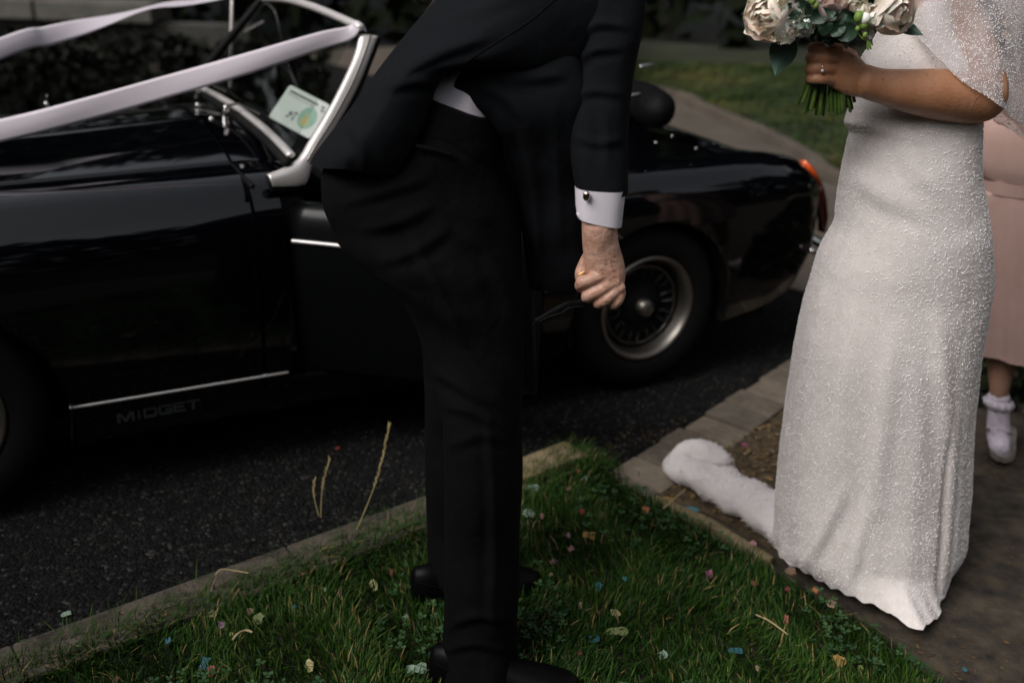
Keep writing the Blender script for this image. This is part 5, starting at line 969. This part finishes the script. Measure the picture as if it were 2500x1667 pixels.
# ================================================================ SMALL THINGS ON THE GROUND
PC = {'yellow': (.62, .56, .24), 'amber': (.48, .27, .05), 'pink': (.52, .25, .25), 'mauve': (.46, .24, .33), 'magenta': (.45, .10, .24), 'coral': (.55, .13, .09), 'red': (.40, .035, .035), 'orange': (.50, .16, .04), 'teal': (.02, .17, .22), 'blue': (.06, .30, .38), 'mint': (.30, .44, .33), 'olive': (.20, .24, .07), 'peach': (.55, .36, .24), 'brown': (.26, .15, .09), 'rust': (.20, .045, .02), 'lime': (.32, .36, .08)}
for k, c in PC.items(): M['p_' + k] = mat('petal_' + k, tuple(v_ * .5 + .01 for v_ in c), .7, var=tuple(min(1, v_ * .8 + .02) for v_ in c), scale=140, sss=.0)
PT_ = [(161, 1498, 'mint', 20, 1.3, 'pale green petal lying on the road beside the kerb', 0), (824, 1092, 'red', 11, 1.3, 'dark red petal on the road under the car sill', 0), (518, 1494, 'yellow', 20, 1., 'pale yellow folded petal left of the lilac pink one', 1), (539, 1523, 'mauve', 21, 1., 'lilac pink petal on the grass below a pale yellow one', 1), (610, 1490, 'brown', 21, 1., 'dusty brown petal beside an olive green leaf', 1),
       (631, 1511, 'olive', 26, .8, 'round olive green leaf lying in the grass near the kerb', 1), (565, 1545, 'yellow', 11, 1., 'tiny yellow petal next to a bent twig', 1), (410, 1560, 'teal', 15, 1.4, 'teal petal standing up in the grass near the left kerb', 1), (500, 1619, 'teal', 26, 1.6, 'long teal petal beside a coral red one', 1), (516, 1637, 'coral', 22, 1.5, 'coral red petal touching a long teal one', 1), (755, 1623, 'yellow', 26, 1.9, 'upright cream yellow petal near the bottom edge', 1),
       (718, 1476, 'teal', 12, 1., 'small blue petal deep in the grass left of the shoe', 1), (790, 1435, 'mint', 13, .6, 'small pale green petal close behind the kerb', 1), (829, 1447, 'mauve', 12, 1.3, 'small mauve petal in the grass left of the rear shoe', 1), (912, 1429, 'yellow', 24, 1.8, 'long curled cream petal left of the rear shoe', 1), (402, 1500, 'orange', 10, 1., 'orange brown petal near the kerb edge of the grass', 1), (283, 1657, 'rust', 16, 1.3, 'dark rust petal in the bottom left corner of the grass', 1),
       (954, 1394, 'coral', 12, 1.6, 'coral petal just left of the rear shoe heel', 1), (1270, 1415, 'yellow', 15, 1., 'pale yellow petal touching the right side of the trouser leg', 1), (991, 1505, 'mint', 15, 1.2, 'pale green petal below the rear shoe', 1), (1017, 1632, 'mint', 34, .45, 'long pale mint petal beside the front shoe heel', 1), (1300, 1190, 'mint', 30, .6, 'long mint green petal near the end kerb stone', 1), (1428, 1164, 'blue', 14, 1.2, 'light teal petal near the corner of the grass', 1),
       (1411, 1148, 'orange', 12, .8, 'orange petal at the corner of the grass by the road', 1), (1388, 1192, 'peach', 11, 1., 'peach petal between the kerb end and the mint petal', 1), (1291, 1252, 'mint', 28, .7, 'mint petal right of the trouser leg at knee-side grass', 1), (1421, 1247, 'red', 15, 1.2, 'bright red petal in the grass below the corner', 1), (1323, 1257, 'pink', 13, 1.6, 'pale pink upright petal beside the mint one', 1), (1470, 1260, 'rust', 24, .8, 'rust red leaf in the grass right of a red petal', 1), (1438, 1306, 'amber', 26, .6, 'long amber leaf sloping in the grass', 1),
       (1388, 1305, 'mauve', 13, 1., 'mauve petal left of the long amber leaf', 1), (1393, 1338, 'pink', 16, 1.3, 'pale pink petal among pale clover', 1), (1352, 1368, 'mauve', 18, 1., 'curled dusky pink petal right of the trouser leg', 1), (1344, 1400, 'yellow', 11, 1.2, 'small yellow petal beneath the dusky pink one', 1), (1525, 1409, 'blue', 13, 1.3, 'small sky blue petal in the middle of the grass', 1), (1460, 1431, 'blue', 22, .8, 'turquoise petal in the middle of the grass', 1), (1503, 1494, 'yellow', 20, .6, 'long yellow petal beside a tiny orange one', 1),
       (1462, 1491, 'coral', 9, 1., 'tiny orange red petal beside a long yellow one', 1), (1417, 1476, 'peach', 13, 1.8, 'peach petal standing upright in the grass', 1), (1507, 1540, 'olive', 36, .4, 'long olive green leaf lying flat in the grass', 1), (1452, 1556, 'teal', 24, .9, 'dark teal petal sunk in the grass', 1), (1416, 1592, 'red', 12, 1.2, 'red petal near the toe of the front shoe', 1), (1619, 1598, 'mint', 22, 1.2, 'mint petal at the lower middle of the grass', 1), (1796, 1584, 'teal', 26, .5, 'curled teal petal in the lower right grass', 1), (1576, 1246, 'orange', 20, 1.2, 'bright orange petal beside the path edge', 1),
       (1732, 1402, 'magenta', 20, 1.2, 'magenta petal in the grass between man and bride', 1), (1842, 1421, 'coral', 17, 1., 'coral petal in the grass left of the gown hem', 1), (1840, 1322, 'pink', 15, .9, 'pink petal on the path edging beside the train', 1), (1923, 1436, 'red', 13, 1., 'red petal just below the gown hem', 1), (1919, 1513, 'coral', 17, 2., 'elongated coral petal below the gown hem', 1), (2032, 1472, 'peach', 22, .7, 'peach petal right under the fluffy hem', 1), (2048, 1616, 'amber', 34, .8, 'wide amber leaf at the lower right of the grass', 1),
       (2101, 1627, 'lime', 13, 1., 'lime green petal right of the wide amber leaf', 1), (1850, 1628, 'peach', 14, 1.8, 'peach curled petal near the bottom edge', 1), (2356, 1629, 'teal', 12, .8, 'teal petal on the dark path', 0), (1691, 1239, 'blue', 26, .5, 'sky blue petal on the soil beside the train', 0), (1817, 1086, 'magenta', 20, 1., 'magenta petal on the leafy soil above the train', 0), (1632, 1215, 'amber', 24, .5, 'amber leaf on the path beside the train', 0), (1930, 1392, 'brown', 24, .8, 'tan leaf tucked under the gown hem', 1), (1990, 1438, 'orange', 14, 1., 'orange petal beneath the gown hem at the grass', 1)]
for x_, y_, c, sz, asp, lb, on in PT_:
    z0 = .062 if on else (.022 if x_ > 1600 else .006); p_ = G(x_, y_, z0); zc = np.linalg.norm(p_ - CP); s = sz * zc / FPX * .45; r = random.Random(int(x_ * 7 + y_)); V = []
    aa_ = r.uniform(0, 6.28) if .75 < asp < 1.35 else (math.pi / 2 + r.uniform(-.4, .4) if asp > 1 else r.uniform(-.35, .35)); el = max(asp, 1 / asp); tiltx = r.uniform(.25, .7) if on else r.uniform(.05, .2); k1 = r.uniform(.06, .28)
    for j in range(5):
        for i in range(5):
            u = i / 2 - 1; v_ = j / 2 - 1; wv_ = (.35 + .65 * math.sqrt(max(0, 1 - abs(v_ + .25 * math.sin(x_)) ** 2.2 / 1.6))) * (1 + .22 * math.sin(4 * v_ + x_) + .15 * math.sin(9 * v_ * u + y_)); a = u * wv_ / math.sqrt(el); b_ = v_ * math.sqrt(el); z_ = k1 * 1.6 * abs(a - .2 * math.sin(y_)) + .25 * k1 * b_ * b_ * math.sin(x_) + .03 * r.uniform(-1, 1)
            X_ = b_ * math.cos(aa_) - a * math.sin(aa_); Y_ = b_ * math.sin(aa_) + a * math.cos(aa_); V.append(p_ + s * np.array([X_, Y_ * math.cos(tiltx), Y_ * math.sin(tiltx) + z_]))
    F = [(j * 5 + i, j * 5 + i + 1, j * 5 + i + 6, j * 5 + i + 5) for j in range(4) for i in range(4)]
    mnz = min(v_[2] for v_ in V); V = [v_ - np.array([0, 0, mnz - (.056 if on else (.017 if x_ > 1600 else .003))]) if True else v_ for v_ in V]
    o = mk('leaf' if 'leaf' in lb else 'petal', V, F, M['p_' + c]); tag(o, lb, 'leaf' if 'leaf' in lb else 'petal', 'confetti petals strewn on the grass')
# twigs and straws
for pts, r_, lb in (([(569, 1560), (580, 1547), (600, 1538), (615, 1542)], .0026, 'bent pale twig lying in the grass below the olive leaf'), ([(1846, 1500), (1880, 1516), (1923, 1548)], .0018, 'dry straw stalk lying in the grass below the gown'), ([(1620, 1240), (1640, 1222), (1672, 1195)], .0024, 'pale dry stalk leaning against the train'), ([(526, 1402), (541, 1389), (575, 1393), (606, 1398)], .0016, 'bent dry stalk lying across the kerb')):
    o = mk('dry_stalk', *tube([G(x_, y_, .075 + .006 * (i % 2)) for i, (x_, y_) in enumerate(pts)], r_, 6, k=4), M['straw']); tag(o, lb, 'stalk')
for k, (b0, t0, lb) in enumerate((((868, 1300), (950, 1038), 'tallest seeding grass stalk leaning right beside the trouser leg'), ((783, 1262), (804, 1120), 'middle seeding grass stalk growing at the kerb'), ((778, 1258), (768, 1172), 'shortest seeding grass stalk growing at the kerb'))):
    A = G(*b0, .05); B = P(*t0, A[1] + (.02 if k else .05)); st_ = empty('grass_stalk', tuple(A), lb, 'grass stalk', 'seeding grass stalks at the kerb')
    mid = (A + B) / 2 + np.array([(.012 if k == 0 else -.006), 0, .004]); c = catmull([A, mid, B], 14); mk('stem', *tube(c, np.linspace(.0016, .0007, len(c)), 6), M['seed'], st_)
    pr = []; s0 = int(len(c) * .42); r = random.Random(k)
    for q_ in np.linspace(s0, len(c) - 1.01, 30 if k == 0 else 20 if k == 1 else 12):
        i = int(q_); p_ = c[i] + (c[min(i + 1, len(c) - 1)] - c[i]) * (q_ - i); d_ = (c[-1] - c[s0]) / np.linalg.norm(c[-1] - c[s0]); sgn = 1 if r.random() < .5 else -1; pr.append(tube([p_, p_ + d_ * .008 + np.array([sgn * .0031, r.uniform(-.002, .002), .002])], [.0016, .0010], 6))
    mk('seed_head', *join(pr), M['seed'], st_)['kind'] = 'stuff'
